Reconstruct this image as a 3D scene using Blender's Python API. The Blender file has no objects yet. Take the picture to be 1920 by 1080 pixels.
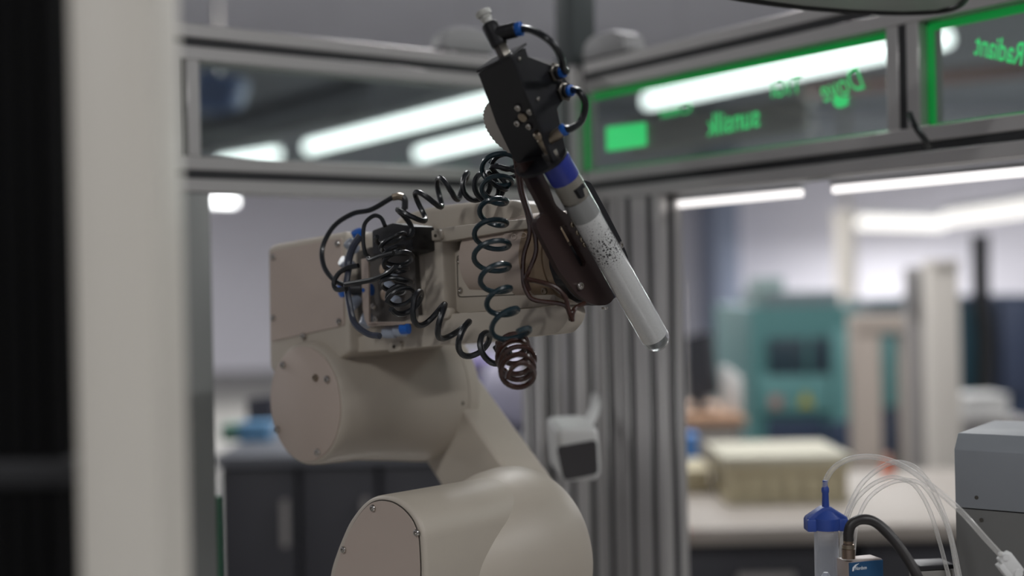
import bpy, bmesh, math, random
from mathutils import Vector as V, Matrix

random.seed(7)
S = bpy.context.scene
COL = S.collection

# ------------------------------------------------------------------ camera, light, exposure
F = 2400.0                       # focal length in pixels of the 1920 x 1080 frame
ROLL = math.radians(1.2)
CAM = V((0.0, 0.0, 1.45))
cd = bpy.data.cameras.new('camera'); cam = bpy.data.objects.new('camera', cd); COL.objects.link(cam)
cd.sensor_width = 36.0; cd.lens = 36.0 * F / 1920.0; cd.clip_start = 0.05; cd.clip_end = 100
cr, sr = math.cos(ROLL), math.sin(ROLL)
cx_, cy_ = V((cr, 0, -sr)), V((sr, 0, cr))          # image right / image up in the world
cz_ = V((0, -1, 0))
M = Matrix((cx_, cy_, cz_)).transposed().to_4x4(); M.translation = CAM
cam.matrix_world = M
cd.dof.use_dof = True; cd.dof.focus_distance = 1.115; cd.dof.aperture_fstop = 2.2
S.camera = cam

w = bpy.data.worlds.new('hall_air'); S.world = w; w.use_nodes = True
w.node_tree.nodes['Background'].inputs[0].default_value = (0.8, 0.85, 0.9, 1)
w.node_tree.nodes['Background'].inputs[1].default_value = 0.3
S.view_settings.view_transform = 'Standard'; S.view_settings.look = 'None'
S.view_settings.gamma = 1.0; S.view_settings.use_curve_mapping = False
S.view_settings.exposure = 0.0
LAMP_POWER = 55.0                # watts per luminaire of the hall
TUBE_GLOW = 4.0


def ray(px, py):
    ix, iy = (px - 960.0) / F, -(py - 540.0) / F
    return V((ix * cr + iy * sr, 1.0, -ix * sr + iy * cr))


def P(px, py, Y): return CAM + ray(px, py) * Y


def U(px, py, p0, n):            # pixel ray met with the plane through p0 with normal n
    d = ray(px, py)
    return CAM + d * ((p0 - CAM).dot(n) / d.dot(n))


Z = V((0, 0, 1))

# ------------------------------------------------------------------ materials
def lin(c):
    out = []
    for v in c:
        v /= 255.0
        out.append(v / 12.92 if v <= 0.04045 else ((v + 0.055) / 1.055) ** 2.4)
    return out


MATS = {}


def mat(name, rgb, rough=0.5, metal=0.0, noise=0.0, scale=40.0, bump=0.0, emit=None, estr=0.0, spec=0.5, coat=0.0):
    if name in MATS: return MATS[name]
    m = bpy.data.materials.new(name); m.use_nodes = True
    nt = m.node_tree; b = nt.nodes['Principled BSDF']
    c = lin(rgb)
    b.inputs['Base Color'].default_value = (*c, 1)
    b.inputs['Roughness'].default_value = rough; b.inputs['Metallic'].default_value = metal
    b.inputs['Specular IOR Level'].default_value = spec
    b.inputs['Coat Weight'].default_value = coat
    if noise or bump:
        tc = nt.nodes.new('ShaderNodeTexCoord'); tx = nt.nodes.new('ShaderNodeTexNoise')
        tx.inputs['Scale'].default_value = scale; tx.inputs['Detail'].default_value = 5
        nt.links.new(tc.outputs['Object'], tx.inputs['Vector'])
        if noise:
            mx = nt.nodes.new('ShaderNodeMix'); mx.data_type = 'RGBA'
            mx.inputs[6].default_value = (*[x * (1 - noise) for x in c], 1)
            mx.inputs[7].default_value = (*[min(1, x * (1 + noise)) for x in c], 1)
            nt.links.new(tx.outputs['Fac'], mx.inputs[0]); nt.links.new(mx.outputs[2], b.inputs['Base Color'])
        if bump:
            bp = nt.nodes.new('ShaderNodeBump'); bp.inputs['Strength'].default_value = bump; bp.inputs['Distance'].default_value = 0.002
            nt.links.new(tx.outputs['Fac'], bp.inputs['Height']); nt.links.new(bp.outputs[0], b.inputs['Normal'])
    if emit is not None:
        b.inputs['Emission Color'].default_value = (*lin(emit), 1); b.inputs['Emission Strength'].default_value = estr
    MATS[name] = m
    return m


def glass(name, tint=(255, 255, 255), refl=0.9, rough=0.0, ior=1.45):
    if name in MATS: return MATS[name]
    m = bpy.data.materials.new(name); m.use_nodes = True
    nt = m.node_tree; nt.nodes.remove(nt.nodes['Principled BSDF'])
    out = nt.nodes['Material Output']
    t = nt.nodes.new('ShaderNodeBsdfTransparent'); t.inputs[0].default_value = (*lin(tint), 1)
    g = nt.nodes.new('ShaderNodeBsdfGlossy'); g.inputs['Roughness'].default_value = rough
    g.inputs[0].default_value = (refl, refl, refl, 1)
    lw = nt.nodes.new('ShaderNodeLayerWeight'); lw.inputs[0].default_value = 0.5
    pw = nt.nodes.new('ShaderNodeMath'); pw.operation = 'POWER'; pw.inputs[1].default_value = 3.5
    fr = nt.nodes.new('ShaderNodeMath'); fr.operation = 'MULTIPLY_ADD'; fr.inputs[1].default_value = 0.75
    fr.inputs[2].default_value = ((ior - 1) / (ior + 1)) ** 2
    nt.links.new(lw.outputs['Facing'], pw.inputs[0]); nt.links.new(pw.outputs[0], fr.inputs[0])
    mx = nt.nodes.new('ShaderNodeMixShader')
    nt.links.new(fr.outputs[0], mx.inputs[0]); nt.links.new(t.outputs[0], mx.inputs[1]); nt.links.new(g.outputs[0], mx.inputs[2])
    nt.links.new(mx.outputs[0], out.inputs[0])
    MATS[name] = m
    return m


BEIGE = mat('robot_paint', (180, 171, 158), 0.46, noise=0.03, scale=25, bump=0.02)
BEIGE2 = mat('robot_cover_paint', (180, 165, 154), 0.42, noise=0.03, scale=18, bump=0.02)
SEAM = mat('seam_dark', (60, 56, 50), 0.7)
STEEL = mat('screw_steel', (190, 186, 180), 0.25, 1.0)
ALU = mat('anodised_aluminium', (188, 186, 184), 0.36, 0.55, noise=0.04, scale=8)
SLOT = mat('slot_rubber', (26, 27, 30), 0.6)
BLACK = mat('black_anodised', (30, 30, 34), 0.38, 0.3, noise=0.12, scale=60)
BLACKP = mat('black_plastic', (24, 24, 27), 0.4)
HOSE = mat('hose_polyurethane', (20, 23, 27), 0.36, coat=0.1)
HOSET = mat('hose_teal_reflection', (18, 42, 50), 0.32, coat=0.15)  # black hose with a teal glass reflection painted into its colour
HOSEB = mat('hose_brown_reflection', (58, 34, 26), 0.24, coat=0.3)  # dark hose; the brown is partly a glass reflection put into the colour
BROWN_REFL = mat('bracket_brown_reflection', (58, 43, 41), 0.45, 0.25, noise=0.2, scale=30)  # dark bracket, its brown tint partly a painted glass reflection
BRASS = mat('wrist_bronze', (150, 130, 108), 0.3, 0.25, noise=0.08, scale=20)
NICKEL = mat('nickel_fitting', (150, 138, 122), 0.3, 0.9)
BLUE = mat('blue_release_ring', (28, 92, 178), 0.35)
NAVYCAP = mat('blue_cap', (38, 52, 140), 0.4)
BLUECAP = mat('blue_syringe_cap', (42, 68, 142), 0.4)
CLEARP = glass('clear_plastic', (232, 232, 230), 0.9, 0.1)
HAZYP = mat('hazy_plastic', (196, 196, 190), 0.3)
PANE = glass('pane_glass', (222, 228, 226), 0.85)
TUBEGLASS = glass('tube_glass', (250, 251, 251), 1.0)
def milky(name, rgb, fac, rough=.15):
    m = bpy.data.materials.new(name); m.use_nodes = True; nt = m.node_tree; b = nt.nodes['Principled BSDF']
    b.inputs['Base Color'].default_value = (*lin(rgb), 1); b.inputs['Roughness'].default_value = rough
    t = nt.nodes.new('ShaderNodeBsdfTransparent'); mx = nt.nodes.new('ShaderNodeMixShader'); lw = nt.nodes.new('ShaderNodeLayerWeight')
    lw.inputs[0].default_value = .5
    ma = nt.nodes.new('ShaderNodeMath'); ma.operation = 'MULTIPLY_ADD'; ma.inputs[1].default_value = .45; ma.inputs[2].default_value = fac
    nt.links.new(lw.outputs['Facing'], ma.inputs[0]); nt.links.new(ma.outputs[0], mx.inputs[0])
    nt.links.new(t.outputs[0], mx.inputs[1]); nt.links.new(b.outputs[0], mx.inputs[2]); nt.links.new(mx.outputs[0], nt.nodes['Material Output'].inputs[0])
    return m


WHITEP = mat('white_plastic', (214, 214, 212), 0.45)
CREAM = mat('cream_post_paint', (205, 200, 190), 0.5, noise=0.02, scale=10)
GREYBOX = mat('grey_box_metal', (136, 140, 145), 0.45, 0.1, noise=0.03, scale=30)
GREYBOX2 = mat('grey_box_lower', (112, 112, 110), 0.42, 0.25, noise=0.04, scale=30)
GREEN = mat('green_edge_light', (20, 120, 60), 0.5, emit=(20, 190, 80), estr=0.26)
GREENT = mat('green_etched_lettering', (60, 190, 110), 0.5, emit=(60, 215, 120), estr=0.6)
TUBELIT = mat('lamp_tube_lit', (255, 255, 255), 0.5, emit=(250, 255, 255), estr=TUBE_GLOW)
LAMPBODY = mat('lamp_body_white', (200, 202, 204), 0.5)

# ------------------------------------------------------------------ mesh helpers
W = {}                            # world location of every object


def finish(name, vs, fs, m, parent=None, smooth=40, bevel=0.0, segs=2):
    me = bpy.data.meshes.new(name)
    c = V((0, 0, 0))
    lo = V([min(v[i] for v in vs) for i in range(3)]); hi = V([max(v[i] for v in vs) for i in range(3)])
    c = (lo + hi) / 2
    me.from_pydata([tuple(V(v) - c) for v in vs], [], fs)
    bm = bmesh.new(); bm.from_mesh(me)
    bmesh.ops.recalc_face_normals(bm, faces=bm.faces)
    if bevel > 0:
        es = [e for e in bm.edges if len(e.link_faces) == 2 and e.calc_face_angle(0) > math.radians(34)]
        bmesh.ops.bevel(bm, geom=es, offset=bevel, segments=segs, profile=0.5, affect='EDGES', clamp_overlap=True)
    for f in bm.faces: f.smooth = True
    for e in bm.edges:
        if len(e.link_faces) == 2: e.smooth = e.calc_face_angle(0) < math.radians(smooth)
    bm.to_mesh(me); bm.free()
    me.materials.append(m)
    o = bpy.data.objects.new(name, me); COL.objects.link(o)
    place(o, c, parent)
    return o


def place(o, loc, parent):
    loc = V(loc)
    if parent is not None:
        o.parent = parent; o.location = loc - W[parent.name]
    else:
        o.location = loc
    W[o.name] = loc


def copy_at(src, loc, parent):
    o = src.copy(); COL.objects.link(o); o.name = src.name.split('.')[0]
    o.parent = None
    place(o, loc, parent)
    return o


def thing(name, loc, label, cat, group=None):
    o = bpy.data.objects.new(name, None); COL.objects.link(o); o.empty_display_size = 0.02
    place(o, loc, None); tag(o, label, cat, group)
    return o


def tag(o, label, cat, group=None):
    o['label'] = label; o['category'] = cat
    if group: o['group'] = group
    return o


def struct(o):
    o['kind'] = 'structure'; return o


def join(*vfs):
    vs, fs = [], []
    for v, f in vfs:
        k = len(vs); vs += list(v); fs += [tuple(i + k for i in q) for q in f]
    return vs, fs


def prism(pts, ext):
    n = len(pts); vs = [V(p) for p in pts] + [V(p) + ext for p in pts]
    fs = [tuple(range(n)), tuple(range(2 * n - 1, n - 1, -1))]
    fs += [(i, (i + 1) % n, n + (i + 1) % n, n + i) for i in range(n)]
    return vs, fs


def taper_prism(pts, ext, s):      # far cap scaled about its centre
    n = len(pts); c = sum((V(p) for p in pts), V()) / n
    vs = [V(p) for p in pts] + [c + (V(p) - c) * s + ext for p in pts]
    fs = [tuple(range(n)), tuple(range(2 * n - 1, n - 1, -1))]
    fs += [(i, (i + 1) % n, n + (i + 1) % n, n + i) for i in range(n)]
    return vs, fs


def rnd(pts, r, seg=4):            # fillet the corners of a 2-D polygon; r a number or one per corner
    out = []; n = len(pts)
    for i in range(n):
        a, b, c = V(pts[i - 1]), V(pts[i]), V(pts[(i + 1) % n])
        rr = r[i] if isinstance(r, (list, tuple)) else r
        u, v = a - b, c - b
        d = min(rr, u.length * 0.45, v.length * 0.45)
        if d < 1e-6: out.append(tuple(b)); continue
        s, e = b + u.normalized() * d, b + v.normalized() * d
        for k in range(seg + 1):
            t = k / seg
            out.append(tuple(s * (1 - t) ** 2 + b * 2 * t * (1 - t) + e * t * t))
    return out


def keyhole(outer, inner):          # one polygon with a hole
    bi, bj = min(((i, j) for i in range(len(outer)) for j in range(len(inner))), key=lambda q: (V(outer[q[0]]) - V(inner[q[1]])).length)
    def area(p): return sum(p[i - 1][0] * p[i][1] - p[i][0] * p[i - 1][1] for i in range(len(p)))
    if area(outer) * area(inner) > 0: inner = inner[::-1]; bj = len(inner) - 1 - bj
    return outer[:bi + 1] + inner[bj:] + inner[:bj + 1] + outer[bi:]


def frame_of(ax):
    ax = ax.normalized(); r = V((0, 0, 1)) if abs(ax.z) < 0.9 else V((1, 0, 0))
    a = ax.cross(r).normalized(); return a, ax.cross(a).normalized()


def lathe(prof, p0, ax, seg=24, ends=True):     # prof: (distance along the axis, radius)
    ax = ax.normalized(); a, b = frame_of(ax); vs, fs = [], []
    for d, r in prof:
        for k in range(seg):
            t = 2 * math.pi * k / seg
            vs.append(V(p0) + ax * d + (a * math.cos(t) + b * math.sin(t)) * max(r, 1e-5))
    for i in range(len(prof) - 1):
        for k in range(seg):
            j = (k + 1) % seg
            fs.append((i * seg + k, i * seg + j, (i + 1) * seg + j, (i + 1) * seg + k))
    if ends:
        fs.append(tuple(range(seg))[::-1]); fs.append(tuple((len(prof) - 1) * seg + k for k in range(seg)))
    return vs, fs


def box(c, x, y, z):                 # half-axis vectors
    vs = [V(c) + x * i + y * j + z * k for i in (-1, 1) for j in (-1, 1) for k in (-1, 1)]
    return vs, [(0, 1, 3, 2), (4, 6, 7, 5), (0, 4, 5, 1), (2, 3, 7, 6), (0, 2, 6, 4), (1, 5, 7, 3)]


def abox(x0, x1, y0, y1, z0, z1):
    return box(V(((x0 + x1) / 2, (y0 + y1) / 2, (z0 + z1) / 2)), V(((x1 - x0) / 2, 0, 0)), V((0, (y1 - y0) / 2, 0)), V((0, 0, (z1 - z0) / 2)))


def spline(pts, n=8):
    pts = [V(p) for p in pts]; q = [pts[0] * 2 - pts[1]] + pts + [pts[-1] * 2 - pts[-2]]; out = []
    for i in range(1, len(q) - 2):
        a, b, c, d = q[i - 1:i + 3]
        for k in range(n):
            t = k / n
            out.append(0.5 * (2 * b + (c - a) * t + (2 * a - 5 * b + 4 * c - d) * t * t + (3 * b - a - 3 * c + d) * t ** 3))
    out.append(pts[-1]); return out


def sweep(path, r, seg=8):
    n = len(path); tang = [(path[min(i + 1, n - 1)] - path[max(i - 1, 0)]).normalized() for i in range(n)]
    a, b = frame_of(tang[0]); vs, fs = [], []
    for i in range(n):
        t = tang[i]; a = (a - t * a.dot(t)).normalized(); b = t.cross(a)
        rr = r[i] if isinstance(r, list) else r
        for k in range(seg):
            w_ = 2 * math.pi * k / seg; vs.append(path[i] + (a * math.cos(w_) + b * math.sin(w_)) * rr)
    for i in range(n - 1):
        for k in range(seg):
            j = (k + 1) % seg; fs.append((i * seg + k, i * seg + j, (i + 1) * seg + j, (i + 1) * seg + k))
    fs.append(tuple(range(seg))[::-1]); fs.append(tuple((n - 1) * seg + k for k in range(seg)))
    return vs, fs


def hose_px(pts, r, n=8, seg=8):      # pts: (px, py, depth)
    return sweep(spline([P(*p) for p in pts], n), r, seg)


def helix(pts, R, turns, r, phase=0.0, per=18, seg=8, n=12, lead=0.0, rad_fn=None):
    path = spline([P(*p) for p in pts], n)
    L = [0.0]
    for i in range(1, len(path)): L.append(L[-1] + (path[i] - path[i - 1]).length)
    tot = L[-1]; N = int(turns * per); out = []; j = 0
    a, b = None, None
    for i in range(N + 1):
        s = tot * i / N
        while j < len(L) - 2 and L[j + 1] < s: j += 1
        q = (s - L[j]) / max(1e-9, L[j + 1] - L[j])
        c = path[j].lerp(path[j + 1], q); t = (path[j + 1] - path[j]).normalized()
        if a is None: a, b = frame_of(t)
        a = (a - t * a.dot(t)).normalized(); b = t.cross(a)
        f = i / N; k = 1.0
        if lead: k = min(1, f / lead, (1 - f) / lead)
        RR = R * k * (rad_fn(f) if rad_fn else 1)
        ang = phase + 2 * math.pi * turns * f
        out.append(c + (a * math.cos(ang) + b * math.sin(ang)) * RR)
    return sweep(out, r, seg)


SCREWS = {}


def screw(p, n, r, parent, m=None, name='screw'):      # a domed socket-head screw sharing its mesh
    m = m or STEEL
    key = (round(n.x, 2), round(n.y, 2), round(n.z, 2), round(r, 5), m.name)
    if key in SCREWS: return copy_at(SCREWS[key], V(p) + n * r * 0.35, parent)
    prof = [(0, r), (r * .45, r), (r * .7, r * .8), (r * .75, r * .45), (r * .35, r * .42), (r * .35, 0.00001)]
    o = finish(name, *lathe(prof, V(p), n, 10), m, parent)
    # keep the offset of the shared mesh exact
    o.location = V(p) + n * r * 0.35 - W[parent.name]; W[o.name] = V(p) + n * r * 0.35
    SCREWS[key] = o
    return o


# ------------------------------------------------------------------ frames of the place
TH = math.radians(36)
UU = V((-math.sin(TH), math.cos(TH), 0))       # along the enclosure's side wall, away from the camera
VV = V((math.cos(TH), math.sin(TH), 0))        # along its rear wall
G = 0.75                                        # the frame is 45 mm profile: sizes below are for 60 mm
CORNER = V((0.135, 2.6, 0))
ZU, ZL = CAM.z + 0.42, CAM.z + 0.20            # heights of the two rails (60 mm measure)


def gz(z): return CAM.z + (z - CAM.z) * G
PH = math.radians(44)
E = V((-math.sin(PH), -math.cos(PH), 0))       # axis of elbow and shoulder
PF = V((math.cos(PH), -math.sin(PH), 0))       # forward direction of the arm
R0 = P(572, 757, 1.30)


def onE(k): return lambda x, y: U(x, y, R0 + E * k, E)


# ================================================================== the hall
HX0, HX1, HY0, HY1, HZ = -11.0, 13.0, -6.0, 24.0, 4.6
HALLW = mat('hall_wall_paint', (236, 234, 242), 0.7, noise=0.03, scale=0.6)
CEIL = mat('hall_ceiling', (165, 166, 174), 0.85, noise=0.15, scale=0.8)
FLOORM = mat('hall_floor', (128, 126, 122), 0.5, noise=0.08, scale=1.5)


def setting(name, vf, m):
    return struct(finish(name, *vf, m))


setting('floor', abox(HX0, HX1, HY0, HY1, -0.1, 0), FLOORM)
setting('ceiling', abox(HX0, HX1, HY0, HY1, HZ, HZ + 0.1), CEIL)
setting('wall_back', abox(HX0, HX1, HY1, HY1 + 0.1, 0, HZ), HALLW)
setting('wall_front', abox(HX0, HX1, HY0 - 0.1, HY0, 0, HZ), HALLW)
setting('wall_left', abox(HX0 - 0.1, HX0, HY0, HY1, 0, HZ), HALLW)
setting('wall_right', abox(HX1, HX1 + 0.1, HY0, HY1, 0, HZ), HALLW)


def luminaire(a, b, label, width=0.11, power=LAMP_POWER, group=None, lit=None):
    a, b = V(a), V(b); d = (b - a).normalized(); s = d.cross(Z).normalized(); c = (a + b) / 2; L = (b - a).length
    t = thing('ceiling_luminaire', c + Z * 0.08, label, 'lamp', group)
    finish('lamp_housing', *box(c + Z * 0.09, d * L / 2, s * width * 0.62, Z * 0.04), LAMPBODY, t, bevel=0.01)
    finish('lamp_tube', *lathe([(0, width * .3), (0.02, width * .5), (L - 0.02, width * .5), (L, width * .3)], a, d, 12), lit or TUBELIT, t)
    for f in (0.15, 0.85):
        q = a.lerp(b, f) + Z * 0.13
        finish('hanger_wire', *lathe([(0, 0.004), (HZ - q.z, 0.004)], q, Z, 6), STEEL, t)
    if power > 0:
        ld = bpy.data.lights.new('lamp_light', 'AREA'); ld.shape = 'RECTANGLE'; ld.size = L; ld.size_y = width * 1.4
        ld.energy = power * L; ld.color = (0.99, 0.99, 0.995)
        lo = bpy.data.objects.new('lamp_light', ld); COL.objects.link(lo)
        q = c - Z * (width * 0.55)
        lo.rotation_euler = (0, 0, math.atan2(d.y, d.x)); place(lo, q, t)
    return t


def at_height(px, py, H):
    d = ray(px, py); return CAM + d * (H / d.z)


seen_lamps = [
    ((578, 277), (940, 187), 1.6, 'long lit tube lamp seen through the rear upper pane, higher of two', 0.12),
    ((785, 289), (1010, 235), 1.6, 'lit tube lamp partly hidden behind the black gripper box', 0.12),
    ((415, 306), (520, 288), 1.6, 'lit tube lamp cut off by the rear lower rail', 0.12),
    ((1212, 191), (1780, 71), 1.6, 'long lit tube lamp behind the green lettered pane', 0.11),
    ((1575, 411), (1765, 416), 1.0, 'broad white lamp bar ending at the pale hanging duct', 0.28),
    ((1780, 406), (1970, 378), 1.0, 'broad white lamp bar above the dark blue machine', 0.28),
    ((392, 378), (442, 379), 1.1, 'short far lamp beneath the rear rail beside the grey post', 0.07),
]
for (a, b, H, lab, wd) in seen_lamps:
    luminaire(at_height(*a, H), at_height(*b, H), lab, wd, power=45.0, lit=mat('lamp_bar_lit', (255, 255, 255), .5, emit=(250, 246, 238), estr=1.1) if 'bar' in lab else None)
# unseen lamps added out of frame to brighten the robot and far walls
for (x, y, dx, dy) in [(2.2, -1.2, 1.2, 1.0), (4.2, 1.8, 1.2, 1.0), (-2.0, -2.4, 1.2, 1.0), (0.4, 4.2, 1.2, 1.0), (4.6, 5.4, 1.2, 1.0), (-4.2, 4.4, 1.2, 1.0), (1.5, 9.5, 1.4, 1.0), (-6.5, 10.5, .2, 2.4), (-7.5, 14.5, .2, 2.4), (-9.0, 19, .2, 2.4), (6.2, 12.5, .2, 2.4), (8.2, 16.0, .2, 2.4), (9.5, 20.5, .2, 2.4)]:
    luminaire((x - dx / 2, y - dy / 2, 3.9), (x + dx / 2, y + dy / 2, 3.9), 'unseen ceiling tube lamp added to light the hall', 0.14, 34.0 if y > 9 else 42.0 if x > 2 else LAMP_POWER, group='unseen ceiling lamps added for light')

# ================================================================== the enclosure
enc = thing('robot_enclosure', V((CORNER.x * G, CORNER.y * G, 0)), 'aluminium profile enclosure with glazed top strip around the robot', 'enclosure')


def extrusion(name, a, b, wd, hd, w_=0.06, h_=0.06, covers=(1, 1, 1, 1)):
    a, b = V(a), V(b); sl, dp = 0.0055, 0.008; w_ *= G; h_ *= G
    def side(hw, hh):   # one side of the outline, running along +x at y = -hh
        return [(-hw, -hh), (-sl, -hh), (-sl, -hh + dp), (sl, -hh + dp), (sl, -hh)]
    pts = []
    hw, hh = w_ / 2, h_ / 2
    for (x, y) in side(hw, hh): pts.append((x, y))
    for (x, y) in side(hh, hw): pts.append((-y, x))
    for (x, y) in side(hw, hh): pts.append((-x, -y))
    for (x, y) in side(hh, hw): pts.append((y, -x))
    o = finish(name, *prism([a + wd * x + hd * y for x, y in pts], b - a), ALU, enc, bevel=0.0012, segs=1)
    L = b - a; m_ = (a + b) / 2
    for k, (n, t, q) in enumerate(((-hd, wd, hh), (wd, hd, hw), (hd, wd, hh), (-wd, hd, hw))):
        if covers[k]:
            finish('slot_cover', *box(m_ + n * (q - 0.0045), L / 2, t * sl * 0.96, n * 0.003), SLOT, o)
    return o


def bw(t, z, off=0.0): return CAM + (V((CORNER.x, CORNER.y, 0)) - VV * t + UU * off + Z * z - CAM) * G      # rear wall
def sw(s, z, off=0.0): return CAM + (V((CORNER.x, CORNER.y, 0)) - UU * s + VV * off + Z * z - CAM) * G      # side wall


for zz in (ZU, ZL):
    extrusion('rail', bw(1.05, zz, 0.03), bw(0.03, zz, 0.03), UU, Z, covers=(1, 0, 1, 1))
    extrusion('rail', sw(1.9, zz, 0.03), sw(0.03, zz, 0.03), VV, Z, covers=(1, 0, 1, 1))
zt, zb = ZU + 0.03, -0.45
extrusion('post', sw(-0.03, zb, 0.03), sw(-0.03, zt, 0.03), VV, UU)
for s in (0.09, 0.155, 0.215):
    extrusion('post', sw(s, zb, 0.03), sw(s, ZL - 0.03, 0.03), VV, UU)
extrusion('post', bw(0.075, zb, 0.03), bw(0.075, ZL - 0.03, 0.03), VV, UU)
extrusion('post', bw(0.83, ZL + 0.03, 0.03), bw(0.83, ZU - 0.03, 0.03), VV, UU)
finish('side_panel', *box((bw(0.84, zb, .03) + bw(0.84, ZL - .03, .03)) / 2, VV * .042, UU * .02, (bw(0, ZL - .03) - bw(0, zb)) / 2), mat('panel_grey', (128, 130, 128), .4, .2), enc, bevel=.002)
finish('corner_mast', *box(sw(-.03, ZU + .19, .03), VV * .0225, UU * .0225, Z * .12), mat('mast_dark', (74, 80, 80), .5, .2), enc, bevel=.002)
SM = 0.796                                            # mullion of the side wall
extrusion('post', sw(SM, ZL + 0.03, 0.03), sw(SM, ZU - 0.03, 0.03), VV, UU)
panes = []
zm = (ZU + ZL) / 2
for (p_, q_, dr, nr) in ((bw(0.80, zm, .03), bw(0.0, zm, .03), VV, UU), (sw(0.0, zm, .03), sw(SM - .03, zm, .03), UU, VV), (sw(SM + .03, zm, .03), sw(1.85, zm, .03), UU, VV)):
    panes.append(finish('glass_pane', *box((p_ + q_) / 2, dr * (p_ - q_).length / 2, nr * .002, Z * .08 * G), PANE, enc))
# green light strips round the side panes
for (s0, s1, pn) in ((0.03, SM - .032, panes[1]), (SM + .034, 1.84, panes[2])):
    m_ = (s0 + s1) / 2; h_ = (s1 - s0) / 2
    finish('light_strip', *box(sw(m_, ZU - 0.038, 0.024), UU * h_ * G, VV * 0.002, Z * 0.006 * G), GREEN, pn)
    finish('light_strip', *box(sw(m_, ZL + 0.0325, 0.024), UU * h_ * G, VV * 0.002, Z * 0.0025 * G), GREEN, pn)
finish('light_strip', *box(sw(SM + .037, (ZU + ZL) / 2, 0.022), UU * 0.004, VV * 0.002, Z * 0.056), GREEN, panes[2])
finish('light_strip', *box(sw(0.012, (ZU + ZL) / 2, 0.022), UU * 0.003, VV * 0.002, Z * 0.056), GREEN, panes[1])

SWP = sw(0, 0, 0.022)


def lettering(txt, px, py, hpx, parent, wpx=None, shear=0.0, tilt=0.0, bold=0.0, name='lettering'):
    cu = bpy.data.curves.new('font', 'FONT'); cu.body = txt; cu.align_x = 'CENTER'; cu.align_y = 'CENTER'
    cu.size = 1.0; cu.extrude = 0.0; cu.offset = bold; cu.shear = shear; cu.resolution_u = 3
    ob = bpy.data.objects.new('font', cu); COL.objects.link(ob)
    dg = bpy.context.evaluated_depsgraph_get(); me = bpy.data.meshes.new_from_object(ob.evaluated_get(dg))
    vs = [v.co.copy() for v in me.vertices]; fs = [tuple(f.vertices) for f in me.polygons]
    bpy.data.objects.remove(ob); bpy.data.curves.remove(cu); bpy.data.meshes.remove(me)
    c = U(px, py, SWP, VV); h = hpx * c.y / F
    x0, x1 = min(v.x for v in vs), max(v.x for v in vs); y0, y1 = min(v.y for v in vs), max(v.y for v in vs)
    ky = h / (y1 - y0)
    kx = ky
    if wpx:
        wl = (U(px - wpx / 2, py, SWP, VV) - U(px + wpx / 2, py, SWP, VV)).length; kx = wl / (x1 - x0)
    out = []
    for v in vs:
        x, y = (v.x - (x0 + x1) / 2) * kx, (v.y - (y0 + y1) / 2) * ky
        x, y = x * math.cos(tilt) - y * math.sin(tilt), x * math.sin(tilt) + y * math.cos(tilt)
        out.append(c + UU * x + Z * y)      # reads the right way from outside, mirrored from inside
    return finish(name, out, fs, GREENT, parent)


lettering('Dove', 1578, 158, 46, panes[1], 80, shear=0.35, tilt=-0.15, bold=0.0)
lettering('TIGI', 1474, 162, 34, panes[1], 56, bold=0.0)
lettering('sunsilk', 1373, 226, 42, panes[1], 98, bold=0.012, tilt=-0.03)
lettering('Clear', 1264, 206, 22, panes[1], 64)
lettering('Radiant', 1874, 92, 42, panes[2], 98, shear=0.3, tilt=0.35, bold=0.012)
q = [(1560, 186), (1568, 178), (1580, 182), (1594, 180), (1588, 190), (1592, 194), (1583, 200), (1572, 203), (1564, 198)]
finish('emblem', *prism([U(x, y, SWP, VV) for x, y in rnd(q, 3)], VV * 0.0006), GREENT, panes[1])
pl = finish('emblem', *prism([U(x, y, SWP, VV) for x, y in rnd([(1136, 238), (1211, 229), (1212, 273), (1137, 284)], 3)], VV * 0.0006), GREENT, panes[1])

# light battens under the side rail
for (xa_, xb_, lab) in ((1238, 1503, 'thin lit batten under the side rail next to the corner posts'), (1563, 2050, 'long thin lit batten under the side rail beyond the gap')):
    pa = U(xa_, 393 - (xa_ - 1235) * .131, sw(0, 0, .055), VV); pb = U(xb_, 393 - (xb_ - 1235) * .131, sw(0, 0, .055), VV)
    pa.z = pb.z = gz(ZL - .0475)
    bt = thing('light_batten', (pa + pb) / 2, lab, 'lamp')
    d_ = (pb - pa)
    finish('batten_diffuser', *box((pa + pb) / 2, d_ / 2, VV * .005, Z * .0048), mat('batten_lit', (255, 255, 255), .5, emit=(255, 250, 248), estr=1.3), bt, bevel=.002)
    finish('batten_body', *box((pa + pb) / 2 + Z * .0078, d_ / 2, VV * .007, Z * .003), LAMPBODY, bt)

# grey hooded tray hanging inside the enclosure under its roof
hz = CAM.z + 0.345 * 0.8
tray_px = [(1300, -20), (1390, -2), (1500, 13), (1600, 21), (1690, 24), (1760, 21), (1800, 10), (1822, -18), (1650, -60), (1400, -55)]
tray = thing('roof_tray', P(1600, 0, 1.3), 'grey rounded tray hanging above the green lit panes', 'tray')
PTRAY = mat('tray_grey', (160, 166, 160), 0.5)
tp = [U(x, y, V((0, 0, hz)), Z) for x, y in tray_px]
finish('tray_body', *prism(tp, Z * 0.03), PTRAY, tray, bevel=0.006)
finish('tray_rim', *sweep(spline([U(x, y, V((0, 0, hz)), Z) for x, y in tray_px[:8]], 5), 0.003, 8), BLACKP, tray)

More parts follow.
